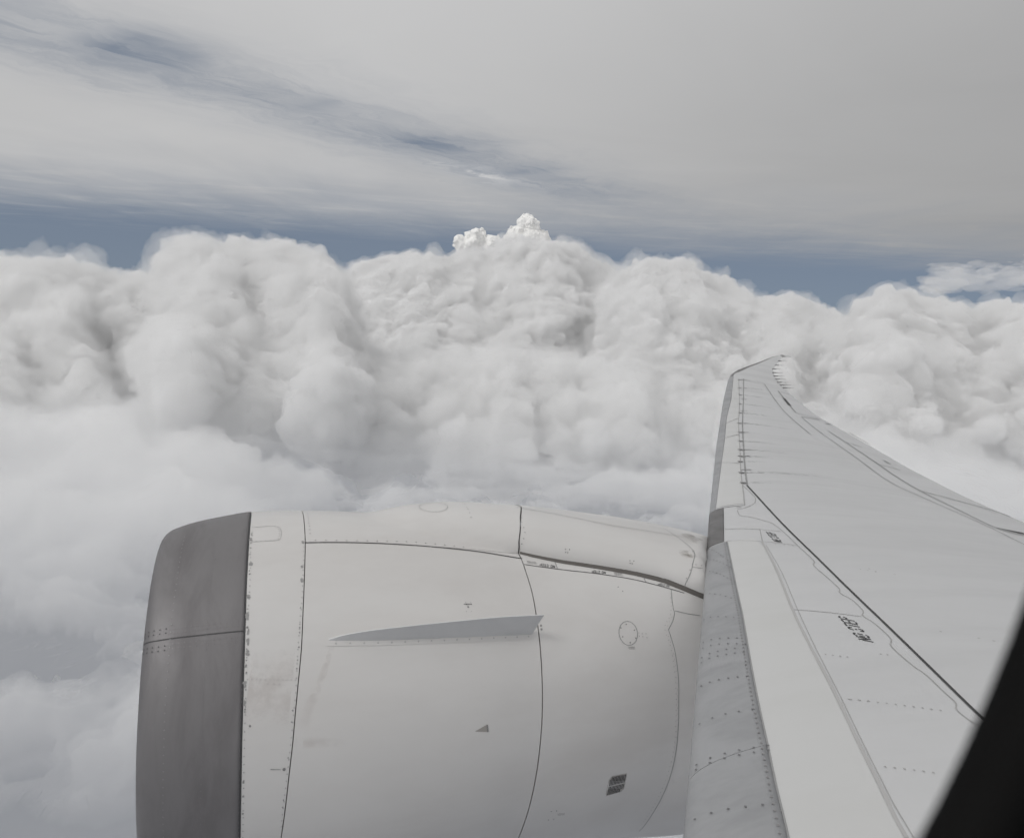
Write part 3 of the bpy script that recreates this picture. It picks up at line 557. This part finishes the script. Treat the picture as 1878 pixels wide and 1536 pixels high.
def hrad(x, th):
    """cowl top with the pylon fairing growing out of it"""
    x, th = np.broadcast_arrays(np.asarray(x, float), np.asarray(th, float)); r = nrad(x, th); v = r*np.sin(th)
    wd = np.interp(x, [.8, 1.3, 1.8, 2.3], [.30, .42, .50, .54]); base = 1.30
    ud = base+(crown(x)-base)*np.maximum(0, 1-np.abs((v-.06)/wd)**2.6)**(1/2.4); rd = np.hypot(v, ud); kk = .05
    t = np.clip((x-1.55)/.72, 0, 1)**1.6; rp = np.interp(th, PT0, PR0, left=0, right=0); rd = np.where(rp > 0, rd*(1-t)+(rp+crown(x)-PC0)*t, rd)
    h = np.clip(.5+.5*(rd-r)/kk, 0, 1); return r*(1-h)+rd*h+kk*h*(1-h)
def hsurf(x, th): return nloc(x, hrad(x, th), th)
TB = np.array([(-3.2, .045), (-1.65, .045), (-1.5, .041), (-1.21, .035), (-.98, .033), (-.775, .032), (-.564, .03), (-.354, .034), (.02, .042), (.6, .045), (3.2, .045)])
T1 = np.array([(-3.2, .30), (-1.67, .329), (-1.55, .336), (-1.37, .342), (-1.25, .35), (-1.12, .354), (-1.0, .362), (-.864, .373), (-.7, .375), (-.5, .382), (-.3, .391), (-.1, .393), (.15, .398), (.8, .39), (3.2, .30)])
T2 = np.array([(-3.2, 2.275), (-1.8, 2.266), (-1.54, 2.273), (-1.25, 2.28), (-.58, 2.278), (-.44, 2.267), (-.34, 2.265), (-.27, 2.25), (-.1, 2.33), (.06, 2.434), (.25, 2.44), (.6, 2.40), (3.2, 2.275)])
fB = lambda th: np.interp(th, TB[:, 0], TB[:, 1]); f1 = lambda th: np.interp(th, T1[:, 0], T1[:, 1]); f2 = lambda th: np.interp(th, T2[:, 0], T2[:, 1])
def panel(name, rad, xa, xb, t0, t1, nx, nth, m, parent, rim=.03, label=None):
    th = np.linspace(t0, t1, nth); s = np.linspace(0, 1, nx)
    a = xa(th) if callable(xa) else np.full(nth, xa); b = xb(th) if callable(xb) else np.full(nth, xb)
    X = a[None]+(b-a)[None]*s[:, None]; T = np.broadcast_to(th, X.shape); R_ = rad(X, T)
    V = nloc(X, R_, T).reshape(-1, 3); Fc = grid_faces(nx, nth).tolist(); idx = np.arange(nx*nth).reshape(nx, nth)
    ring = np.concatenate([idx[:, 0], idx[-1, 1:], idx[::-1, -1][1:], idx[0, ::-1][1:-1]])
    low = nloc(X.ravel()[ring], R_.ravel()[ring]-rim, T.ravel()[ring]); n0 = len(V); nb = len(ring)
    hi_ = n0+np.arange(nb); lo = hi_+nb; V = np.vstack([V, V[ring], low]); rf = [[hi_[i], hi_[(i+1) % nb], lo[(i+1) % nb], lo[i]] for i in range(nb)]
    o = mesh(name, V, Fc+rf, m, parent, True, label)
    fl_ = np.ones(len(o.data.polygons), bool); fl_[len(Fc):] = False; o.data.polygons.foreach_set('use_smooth', fl_)
    return o
# liner under the cowls
xs = np.linspace(-.5, 4.8, 40); th = np.linspace(0, 2*math.pi, 97)[:-1]; Xg, Tg = np.meshgrid(xs, th, indexing='ij')
nac = mesh('engine_nacelle', nloc(Xg, nrad(Xg, Tg)-.028, Tg).reshape(-1, 3), grid_faces(40, 96, wrap=True), LINER, airliner, label='white engine nacelle with a dark grey bare metal intake lip')
# intake lip, rolled over into the duct
prof = [(x, r) for x, r in PR if x < -.3][::2]; inner = [(-.655, 1.365), (-.62, 1.325), (-.55, 1.285), (-.4, 1.25), (-.1, 1.235), (.3, 1.25)]
th = np.linspace(-math.pi, math.pi, 181)[:-1]
rows = [nloc(x, (r*nrad(-.6, th)/np.interp(-.6, PR[:, 0], PR[:, 1])), th) for x, r in inner[::-1]]
sx_ = np.concatenate([np.linspace(-.66, -.5, 14), np.linspace(-.47, 0, 14)])
rows += [nloc(x, nrad(x, th), th) for x in sx_]; rows += [nloc(fB(th)-.002, nrad(fB(th)-.002, th), th), nloc(fB(th)-.002, nrad(fB(th), th)-.03, th)]
V = np.stack(rows); lip = mesh('intake_lip', V.reshape(-1, 3), grid_faces(len(rows), 180, wrap=True), LIPM, nac, label='dark grey bare metal intake lip')
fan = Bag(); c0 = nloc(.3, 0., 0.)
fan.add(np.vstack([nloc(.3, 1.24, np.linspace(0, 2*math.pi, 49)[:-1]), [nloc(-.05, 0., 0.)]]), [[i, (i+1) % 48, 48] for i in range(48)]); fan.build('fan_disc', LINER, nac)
panel('inlet_cowl', nrad, lambda t: fB(t)+.002, lambda t: f1(t)-.0035, -math.pi, math.pi, 6, 160, WHITE, nac)
panel('fan_cowl', nrad, lambda t: f1(t)+.0035, lambda t: f2(t)-.005, -math.pi, -.3015, 30, 90, WHITE, nac)
panel('fan_cowl', nrad, lambda t: f1(t)+.0035, lambda t: f2(t)-.005, .75, math.pi, 24, 60, WHITE, nac)
panel('cowl_top', hrad, lambda t: f1(t)+.0035, lambda t: f2(t)-.005, -.2985, .747, 60, 70, WHITE, nac)
panel('reverser_cowl', nrad, lambda t: f2(t)+.006, 4.88, -math.pi, math.pi, 34, 150, WHITE, nac)
core = [(4.2, 1.1), (4.9, .95), (5.6, .72), (6.2, .45), (6.5, .1)]; th = np.linspace(0, 2*math.pi, 49)[:-1]
mesh('core_nozzle', np.vstack([nloc(x, r, th) for x, r in core]), grid_faces(5, 48, wrap=True), DARKM, nac)
# joints, fasteners and placards on the nacelle
line('lip_joint', nsurf, NF['lip_seam'], .009, SEAL, nac)
line('lip_edge_line', nsurf, [(float(fB(t))-.004, t) for t in np.linspace(-1.7, .1, 12)], .012, SEAL, nac)  # thin dark line where the lip metal meets the paint
b = Bag()
b.row(nsurf, NF['lip_dots_dark'], .055, .0052); b.build('dark_fastener_row', DOT, nac, 'stuff')
b = Bag(); b.row(nsurf, NF['lip_dots_light'], .05, .0045); b.row(nsurf, NF['lip_dots_cross'], .035, .004); b.row(nsurf, NF['lip_dots_edge'], .04, .0045)
for o_ in (-.045, -.025, .025, .045): b.row(nsurf, [(x, t+o_) for x, t in NF['lip_seam']], .04, .0045)
b.build('light_fastener_row', DOTL, nac, 'stuff')
b = Bag()
for o_ in (-.05, -.03, .03, .05): b.row(nsurf, [(x, t+o_) for x, t in NF['lip_seam'][:3]], .045, .005)
b.build('joint_fastener_row', SEAL, nac, 'stuff')
b = Bag(); b.ribbon(nsurf, NF['door'], .004); b.build('access_door_outline', FAINT, nac)
b = Bag(); b.row(nsurf, [(x-.012, t*.97-.006) for x, t in NF['door']], .035, .004); b.row(nsurf, NF['in_cross1'], .03, .0042); b.row(nsurf, NF['in_cross2'], .04, .005)
b.row(nsurf, NF['in_right'], .05, .005); b.row(nsurf, [(x+.004, t) for x, t in NF['in_left']], .055, .005); b.row(nsurf, NF['s3_dots'], .045, .0042); b.row(nsurf, NF['s3_dots2'], .05, .0036)
b.build('cowl_fastener_row', DOTF, nac, 'stuff')
b = Bag(); rg = np.random.default_rng(4)
for t in rg.uniform(-1.65, -.2, 26): b.dots(nsurf, [(float(fB(t))+.012+rg.uniform(-.002, .003), t)], rg.uniform(.0045, .0075))
for t in rg.uniform(-1.6, -.3, 12): b.dots(nsurf, [(float(f1(t))-.02, t)], rg.uniform(.0045, .0065))
P = NF['hinge_dots']; hd = sorted(P[:6]+P[7:]); b.row(hsurf, [p for i, p in enumerate(hd) if i % 2 == 0], .085, .0062, .004)
b.row(hsurf, NF['s1_dots'], .06, .0055); b.dots(nsurf, NF['s2_pair'], .010); b.dots(nsurf, NF['circle_dots'][:6], .0065); b.dots(nsurf, NF['tr_dots'], .006)
b.dots(nsurf, NF['ring_dots'][1:], .012); b.dots(nsurf, NF['ring_dots'][:1], .008); b.dots(nsurf, NF['placard_dots'][:1], .008)
b.build('dark_fastener', DOT, nac, 'stuff')
b = Bag(); b.dots(nsurf, NF['placard_dots'][1:], .004); b.dots(nsurf, NF['circle_dots'][6:], .005); b.build('small_fastener', DOTF, nac, 'stuff')
line('hinge_joint', hsurf, [(x, t) for x, t in NF['hinge']], .010, SEAL, nac, off=.004)
small_print('placard_print', nsurf, NF['placard'], 1, .006, nac, INK, 3); small_print('drain_print', nsurf, NF['ring_text'], 1, .005, nac, INKG, 5)
small_print('panel_print', nsurf, NF['circle_text'][:2], 2, .0042, nac, INKG, 6); small_print('latch_print', nsurf, NF['tr_text'], 2, .004, nac, INKG, 7)
line('access_panel_rim', nsurf, NF['circle'], .006, LINE, nac, n=4)
line('latch_strip_joint', nsurf, NF['strip'], .008, SEAL, nac); line('latch_strip_joint', nsurf, NF['strip_x1'], .008, LINE, nac, n=3); line('latch_strip_joint', nsurf, NF['strip_x2'], .008, LINE, nac, n=3)
for key in ('text1', 'text2', 'text3'): lettering('stencil_letter', nsurf, NF[key], INK if key != 'text3' else INKG, nac, pen=.18)
small_print('strip_print', nsurf, [NF['text1b'][3], NF['text1b'][2]], 3, .004, nac, INKG, 8); small_print('strip_print', nsurf, [NF['text2b'][3], NF['text2b'][2]], 3, .004, nac, INKG, 9)
s3 = NF['s3'][:-1]; line('rear_cowl_joint', nsurf, s3[:6], .007, LINE, nac); line('rear_cowl_joint', nsurf, s3[5:], .007, LINE, nac); line('rear_cowl_joint', nsurf, NF['s3b'], .007, LINE, nac)
line('scuff', nsurf, NF['mark'], .02, DOT, nac, n=3)
b = Bag(); rg = np.random.default_rng(9)
for x, t in NF['chips']:
    for _ in range(2):
        a = np.linspace(0, 2*math.pi, 8)[:-1]; rr = rg.uniform(.5, 1.2, 7); hx, ht = rg.uniform(.006, .014), rg.uniform(.006, .018)
        tt = t+rg.uniform(-.012, .012); xx = min(x, .05) if x < .2 else x-.012
        b.poly(nsurf, np.column_stack([xx+hx*rr*np.cos(a), tt+ht*rr*np.sin(a)]), .0025)
b.build('paint_chips', CHIP, nac, 'stuff')
# flush scoop: a flat triangle, the shade of its recess put into the colour
P = np.array(NF['scoop']); q = nsurf(P[:, 0], P[:, 1]); n_ = normals(nsurf, P)
if n_[0] @ np.array([0, -1, .6]) < 0: n_ = -n_
V = np.vstack([q+n_*.0025, q[1:]-n_[1:]*.0+n_[1:]*.004]); mesh('flush_scoop', V, [[0, 1, 2]], mat('scoop_shade', (.36, .34, .32), .6), nac, False)
line('scoop_edge', nsurf, [P[1], P[2]], .012, DOT, nac, off=.004, n=3)
# vent grille: slotted plate
P = [np.array(p) for p in NF['vent']]; b = Bag(); b2 = Bag()
uv = lambda u, v: (P[0]*(1-u)+P[1]*u)*(1-v)+(P[2]*(1-u)+P[3]*u)*v
b2.poly(nsurf, [uv(-.06, .12), uv(.1, -.05), uv(1.02, -.05), uv(1.06, .1), uv(1.05, .9), uv(.9, 1.04), uv(-.03, 1.05), uv(-.07, .9)], .0015); b2.build('vent_plate', mat('vent_plate', (.42, .40, .38), .5), nac)
for i in range(11):
    u = (i+.5)/11
    for v0, v1 in ((.0 if i > 0 else .15, .47), (.53, 1.0 if i < 9 else .82)):
        b.ribbon(nsurf, [uv(u, v0), uv(u, v1)], .0075, .003, n=3)
b.build('vent_slots', SEAL, nac)
# strake
R_ = NF['strake_root']; dxs = [0, -.01, -.02, -.035, -.05, -.065, .035]; hs = [.004, .068, .13, .175, .215, .242, .252]; td = -.5
fd = NM @ np.array([0, math.sin(td), math.cos(td)]); ax = NM[:, 0]; nn = np.cross(fd, ax)
C = catmull(np.column_stack([np.array(R_), dxs, hs]), 6); base = nsurf(C[:, 0], C[:, 1])-fd*.01; top = nsurf(C[:, 0], C[:, 1])+fd*C[:, 3:4]+ax*C[:, 2:3]
m = len(C); V = np.vstack([base-nn*.012, top-nn*.003, top+nn*.003, base+nn*.012]); Fc = []
for i in range(m-1):
    for a in range(3): Fc.append([a*m+i, a*m+i+1, (a+1)*m+i+1, (a+1)*m+i])
Fc += [[m-1, 2*m-1, 3*m-1, 4*m-1], [0, m, 2*m, 3*m]]
strake = mesh('strake', V, Fc, GREYP, nac, False, 'grey fin standing on the fan cowl')
b = Bag(); b.ribbon(nsurf, [(R_[0][0]-.02, R_[0][1])]+R_[1:], .10, .0022); b.build('strake_flange', WHITE, nac)
b = Bag(); b.row(nsurf, [(x, t-.018) for x, t in R_], .105, .007, .0045); b.build('strake_fastener', FAINT, nac, 'stuff')
# stains
b = Bag(); b.ribbon(nsurf, [(.60, -.85), (.52, -1.0), (.44, -1.12), (.40, -1.25)], .10, .0012, alpha=[.25, .2, .12, 0], taper=([0, 1], [.4, 1.2])); b.ribbon(nsurf, [(.06, -1.02), (.32, -1.03)], .55, .0010, alpha=[.16, .16])
b.ribbon(nsurf, [(.42, -1.25), (.75, -1.26)], .09, .0014, alpha=[.2, 0]); b.build('fluid_stain', PINK, nac, 'stuff')
# ------------------------------------------------------------------ wing surface, then the pylon that runs into it
LEY = np.array([.3, 1.0, 2.0, 3.05, 5.7, 7.9, 11.35, 15.9, 19.05, 20.25, 21.25, 21.9, 23.6, 25.05, 25.6]); LEX = np.array([.2, .68, 1.37, 2.09, 3.86, 5.31, 7.63, 10.75, 12.97, 13.88, 14.8, 15.5, 17.39, 18.97, 19.8])
TEY = np.array([.3, 7.0, 8.56, 9.7, 11.28, 13, 15.6, 18.19, 19.14, 21.06, 22.25, 25.1, 25.6]); TEX = np.array([11.4, 11.38, 11.4, 11.5, 11.9, 12.5, 13.3, 14.51, 15.0, 16.11, 16.91, 19.42, 19.95])
def zle(y): return -2.55+.085*y+.0018*y*y
def xle(y): return np.interp(y, LEY, LEX)
def xte(y): return np.interp(y, TEY, TEX)
def yt(s): return 5*.075*(.2969*np.sqrt(np.maximum(s, 0))-.126*s-.3516*s**2+.2843*s**3-.1015*s**4)
def wsurf(x, y):
    x, y = np.broadcast_arrays(np.asarray(x, float), np.asarray(y, float)); c = xte(y)-xle(y); s = np.clip((x-xle(y))/c, 0, 1)
    return np.stack([x, y, zle(y)-.05*(x-xle(y))+yt(s)*c], -1)
def wlow(s, y): c = xte(y)-xle(y); return np.stack([xle(y)+s*c, y, zle(y)-.05*s*c-1.25*yt(s)*c], -1)
def nl(x, v, u): return np.stack(np.broadcast_arrays(x, v, u), -1) @ NM.T+NO_
def tuck(P):
    """keep the fairing below the wing skin once it passes the leading edge"""
    lim = zle(P[..., 1])+.04-np.maximum(0, P[..., 0]-xle(P[..., 1])+.03)*1.2
    P = P.copy(); P[..., 2] = np.where(P[..., 0] > xle(P[..., 1])-.03, np.minimum(P[..., 2], lim), P[..., 2]); return P
nP = 40; x0_ = f2(np.arctan2(*psec(2.3, nP)))+.007; sj = np.concatenate([np.linspace(0, .2, 14), np.linspace(.22, 1, 40)]); rowsP = []
for sv in sj:
    xr = x0_+(5.6-x0_)*sv; pu = np.array([[q[i] for q in psec(x, nP)] for i, x in enumerate(xr)])
    rowsP.append(tuck(nl(xr+.024*pu[:, 1], pu[:, 0], pu[:, 1])))
V = np.stack(rowsP); low = V[:, [0, -1]]
V2 = np.concatenate([low[:, :1]-NM[:, 2]*.03, V, low[:, 1:]-NM[:, 2]*.03], 1)
pyl = mesh('pylon', V2.reshape(-1, 3), grid_faces(len(sj), nP+2), WHITE, airliner, label='white pylon fairing between the engine and the wing leading edge')
def psurf(x, q):
    """pylon skin by station x and angle q (0 = near lower edge, 1 = far)"""
    x = np.atleast_1d(np.asarray(x, float)); q = np.atleast_1d(np.asarray(q, float)); out = []
    for xx, qq in zip(*np.broadcast_arrays(x, q)):
        v, u = psec(xx); s = np.linspace(0, 1, len(v)); out.append(nl(xx+.024*np.interp(qq, s, u), np.interp(qq, s, v), np.interp(qq, s, u)))
    return np.array(out)
# dark seal between pylon and reverser cowl
xsg = np.linspace(2.268, 4.62, 40); tg = np.interp(xsg, GAPX, GAPT); Vs = []
for x, t in zip(xsg, tg):
    wdt = np.interp(x, [2.26, 2.6, 3.4, 4.1, 4.6], [.006, .013, .015, .014, .012])
    Vs += [nloc(x, float(nrad(x, -t))+.03, -t+.012), nloc(x, float(nrad(x, -t))+.010, -t-.002), nloc(x, float(nrad(x, -t))+.002, -t-wdt)]
line('fairing_joint', hsurf, [(float(f2(t))-.002, t) for t in np.linspace(-.335, .5, 22)], .007, SEAL, nac, off=.002)
mesh('pylon_seal', np.array(Vs), grid_faces(40, 3), SEAL2, pyl)
# joints and fasteners on the pylon
line('crown_joint', psurf, PF['crown'], .007, DOTF, pyl, off=.003); line('rear_fairing_joint', psurf, PF['seam'], .007, LINE, pyl, off=.003); line('rear_fairing_joint', psurf, PF['seam2'], .006, LINE, pyl, off=.003, n=3)
b = Bag(); b.dots(psurf, [(x+.03, q) for x, q in PF['front_dots']], .0055); b.dots(psurf, PF['cl'], .006); b.dots(psurf, PF['sdots'], .006); b.build('pylon_fastener', DOT, pyl, 'stuff')
b = Bag(); b.dots(hsurf, HF['hd'], .0065, .004); b.build('crown_fastener', DOT, nac, 'stuff')
b = Bag(); b.row(psurf, [(x+.0, q-.02) for x, q in PF['crown'][1:]], .07, .0035); b.build('crown_fastener_row', DOTF, pyl, 'stuff')
line('access_panel_rim', hsurf, HF['oval'], .005, DOTF, nac, off=.004, n=4)
x, q = PF['stain'][0]; b = Bag(); b.ribbon(psurf, [(x-.10, q-.01), (x, q), (x+.08, q+.02)], .14, .002, alpha=[.0, 1.0, .2]); b.ribbon(psurf, [(4.15, .42), (4.32, .50), (4.45, .52)], .22, .002, alpha=[0, .5, .8]); b.build('exhaust_stain', STAIN, pyl, 'stuff')
# ------------------------------------------------------------------ wing
ys = np.unique(np.concatenate([np.linspace(.3, 19, 90), np.linspace(19, 25.6, 50)])); ss = np.linspace(0, 1, 70)**1.9
Yg, Sg = np.meshgrid(ys, ss, indexing='ij'); cg = xte(Yg)-xle(Yg)
up = wsurf(xle(Yg)+Sg*cg, Yg); lo = wlow(Sg, Yg)
V = np.concatenate([lo[:, ::-1], up[:, 1:]], 1); nC = V.shape[1]; V = V.reshape(-1, 3); Fc = grid_faces(len(ys), nC).tolist()
Fc.append(list(range((len(ys)-1)*nC, len(ys)*nC))); Fc.append(list(range(nC))[::-1])
wing = mesh('wing', V, Fc, WHITE2, airliner, label='white swept wing with grey metal leading edge, raked tip')
# leading edge pieces: a band wrapped round the nose
def nose(name, y0, y1, bnd, m, off=.004, low=.05, label=None):
    yv = np.linspace(y0, y1, max(4, int((y1-y0)*5))); xb = bnd(yv); c = xte(yv)-xle(yv); sb = np.clip((xb-xle(yv))/c, .002, .9); rows = []
    for y, s1, cc in zip(yv, sb, c):
        sl = (np.linspace(1, 0, 10)**2)*low; su = (np.linspace(0, 1, 16)**2)*s1
        L = wlow(sl, np.full(10, y)); U = wsurf(xle(y)+su*cc, np.full(16, y)); p = np.vstack([L, U[1:]])
        d = np.gradient(p, axis=0); n = np.column_stack([-d[:, 2], 0*d[:, 0], d[:, 0]]); n /= np.linalg.norm(n, axis=1)[:, None]
        p2 = p+n*off; rows.append(np.vstack([p[:1], p2, p[-1:]-n[-1:]*.002]))
    V = np.stack(rows); n_ = V.shape[1]
    nv = len(yv)*n_
    return mesh(name, np.vstack([V.reshape(-1, 3), V[0], V[-1]]), grid_faces(len(yv), n_).tolist()+[list(range(nv, nv+n_))[::-1], list(range(nv+n_, nv+2*n_))], m, wing, True, label)
def bound(P):
    P = np.array(sorted([(y, x) for x, y in P])); return lambda y: np.interp(y, P[:, 0], P[:, 1])+np.minimum(0, y-P[0, 0])*.6
bi = bound(WF['band_in']); bo_ = bound(WF['band_out']); bo = lambda y: bo_(y)+np.interp(y, [7.9, 10, 16, 19.8], [.0, .07, .12, .10])
nose('slat', .35, 3.39, bi, SLATM, label='bare grey metal slat nearest the cabin'); nose('slat', 3.395, 6.74, bi, SLATM, label='bare grey metal slat inboard of the pylon')
nose('fixed_leading_edge', 6.76, 7.90, bound(WF['band_dark']), DARKM, .006, label='dark grey fixed leading edge at the pylon')
cuts = [7.92, 10.2, 11.75, 12.95, 16.15, 19.75]
for a, c in zip(cuts[:-1], cuts[1:]): nose('slat', a+.006, c-.006, bo, SLATM)
nose('tip_leading_edge', 19.76, 25.3, bound([(13.62, 19.76), (14.02, 20.3), (14.36, 20.6), (14.95, 21.15), (15.42, 21.65), (17.25, 23.35), (18.9, 24.95), (19.4, 25.3)]), DARKM, .004, label='dark grey leading edge of the raked tip')
def skin(name, y0, y1, xa, xb, m, off=.0022):
    yv = np.linspace(y0, y1, max(6, int((y1-y0)*4))); s = np.linspace(0, 1, 12); A = xa(yv); B = xb(yv)
    V = wsurf(A[:, None]+(B-A)[:, None]*s[None], yv[:, None]+0*s[None]).copy(); V[..., 2] += off
    return mesh(name, V.reshape(-1, 3), grid_faces(len(yv), 12), m, wing)
stp = bound(WF['step']); sp2 = bound(WF['spar2'])
skin('slat_skin', .4, 6.72, lambda y: bi(y)+.004, lambda y: stp(y)-.012, CREAM)
skin('slat_skin', 7.97, 19.3, lambda y: bo(y)+.006, lambda y: sp2(y)-.008, CREAM, .003)
sealw = lambda name, key, wd, m, off=.004, **kw: line(name, wsurf, WF[key], wd, m, wing, off, **kw)
line('slat_edge', wsurf, [(float(bi(y))+.004, y) for y in np.linspace(2.4, 6.72, 14)], .010, LINE, wing, .005)
sealw('front_spar_seal', 'spar', .026, SEAL, smooth=True); sealw('front_spar_seal', 'spar_out', .024, LINE, .006); sealw('slat_rear_edge', 'spar2', .014, DOTF, .006)
sealw('panel_joint', 'panel_end', .015, LINE); sealw('skin_step', 'step', .022, FAINT); sealw('skin_step', 'step2', .006, DOTF, .003)
sealw('filler_line', 'wavy0', .010, DOTF, .003); sealw('filler_line', 'wavy1', .010, DOTF, .003, n=8)
for key in ('x1', 'x2', 'x3', 'x4'): sealw('chord_joint', key, .009, DOTF, .003)
sealw('spoiler_hinge_line', 'te1', .022, LINE, .006); sealw('panel_joint', 'te1x', .02, DOTF, .006)
sealw('spoiler_hinge_line', 'te2', .02, LINE, .006); sealw('flap_edge', 'te3', .028, LINE, .008)
sealw('aileron_edge', 'ail_a', .035, LINE, .008, smooth=False, n=4); sealw('aileron_gap', 'ail_thick', .08, SEAL, .010, n=3)
for key in ('fl1', 'fl2', 'fl3', 'fl4'): sealw('flap_joint', key, .035, LINE, .008)
sealw('fairing_edge', 'fl5', .05, FAINT, .01); sealw('fairing_edge', 'fl6', .05, LINE, .01); sealw('hinge_tab', 'tab', .07, LINE, .012, n=3)
sealw('flap_gap', 'wedge', .06, SEAL, .012, taper=([0, 1], [.4, 1.4]))
P = WF['slat_lines']
for i in range(0, len(P), 2): line('slat_joint', wsurf, [P[i], P[i+1]], .02, DOTF, wing, .007, n=4)
lettering('stencil_letter', wsurf, WF['text_big'], INK, wing); lettering('stencil_letter', wsurf, WF['text_small'], INK, wing)
small_print('panel_print', wsurf, WF['text_tiny'], 1, .02, wing, INKG, 2)
b = Bag(); P = WF['slat_rows']
for i in range(0, len(P), 2): b.row(wsurf, [P[i], P[i+1]], .062 if i < 20 else .085, .0075, .008)
b.build('slat_fastener', mat('slat_fastener', (.17, .17, .175), .5), wing, 'stuff')
b = Bag(); b.row(wsurf, [(float(bi(y))-.035, y) for y in np.linspace(2.3, 6.7, 20)], .055, .0075, .008); b.build('slat_edge_fastener', DOT, wing, 'stuff')
b = Bag()
for key, st in (('rowA', .055), ('rowB', .05), ('rowC', .05), ('rowD', .05), ('rowE', .06), ('rowF', .07)): b.row(wsurf, WF[key], st, .0075)
b.dots(wsurf, WF['specks'], .010); b.row(wsurf, [(x-.02, y) for x, y in WF['x1']], .07, .006); b.row(wsurf, [(x-.03, y-.02) for x, y in WF['x2'][1:]], .09, .006); b.build('skin_fastener', DOTF, wing, 'stuff')
for x, y in WF['brk_a']: line('track_fitting', wsurf, [(x-.03, y), (x+.05, y-.01)], .07, DOT, wing, .012, n=2)
for x, y in WF['brk_b']: line('track_fitting', wsurf, [(x-.07, y), (x+.10, y-.01)], .030, LINE, wing, .012, n=2)
b = Bag(); P = WF['streak']
for i in range(0, len(P), 2): b.ribbon(wsurf, [P[i], P[i+1]], .22, .003, alpha=[.32, .25, 0], taper=([0, 1], [.4, 1.3]))
for x, y in WF['brk_a']: b.ribbon(wsurf, [(x, y), (x+.5, y)], .12, .0035, alpha=[.5, 0])
b.build('dirt_streaks', STREAK, wing, 'stuff')
# static dischargers
for x, y in WF['wicks']:
    p = wsurf(min(x, float(xte(y))), y)+np.array([-.03, 0, .02]); q = p+np.array([.42, .02, .015]); t = np.linspace(0, 2*math.pi, 7)[:-1]; V = []
    for c_, r in ((p, .020), (p+(q-p)*.35, .018), (p+(q-p)*.4, .007), (q, .005)): V.append(c_+np.column_stack([0*t, r*np.cos(t), r*np.sin(t)]))
    mesh('static_wick', np.vstack(V), grid_faces(4, 6, wrap=True).tolist()+[[0, 1, 2, 3, 4, 5], [23, 22, 21, 20, 19, 18]], DOT, wing)
# ------------------------------------------------------------------ cabin window rim beside the lens
win = bpy.data.objects.new('cabin_window', None); COL.objects.link(win); win.parent = airliner; win['label'] = 'out of focus rim of the cabin window, backlit shade painted into its black'
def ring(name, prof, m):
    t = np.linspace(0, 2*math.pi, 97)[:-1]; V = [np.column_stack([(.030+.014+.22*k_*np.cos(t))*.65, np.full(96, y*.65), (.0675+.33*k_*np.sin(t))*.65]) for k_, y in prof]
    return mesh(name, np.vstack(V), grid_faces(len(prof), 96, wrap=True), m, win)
ring('window_seal', [(1.04, .186), (1.005, .180), (1.0, .172), (1.012, .164), (1.05, .160), (1.09, .168), (1.07, .185), (1.04, .186)], RUBBER_SHADE)
ring('window_bezel', [(1.075, .176), (1.085, .150), (1.12, .135), (1.22, .120), (1.45, .112), (1.75, .110), (1.75, .122), (1.45, .135), (1.2, .15), (1.09, .19), (1.075, .176)], BEZEL_SHADE)
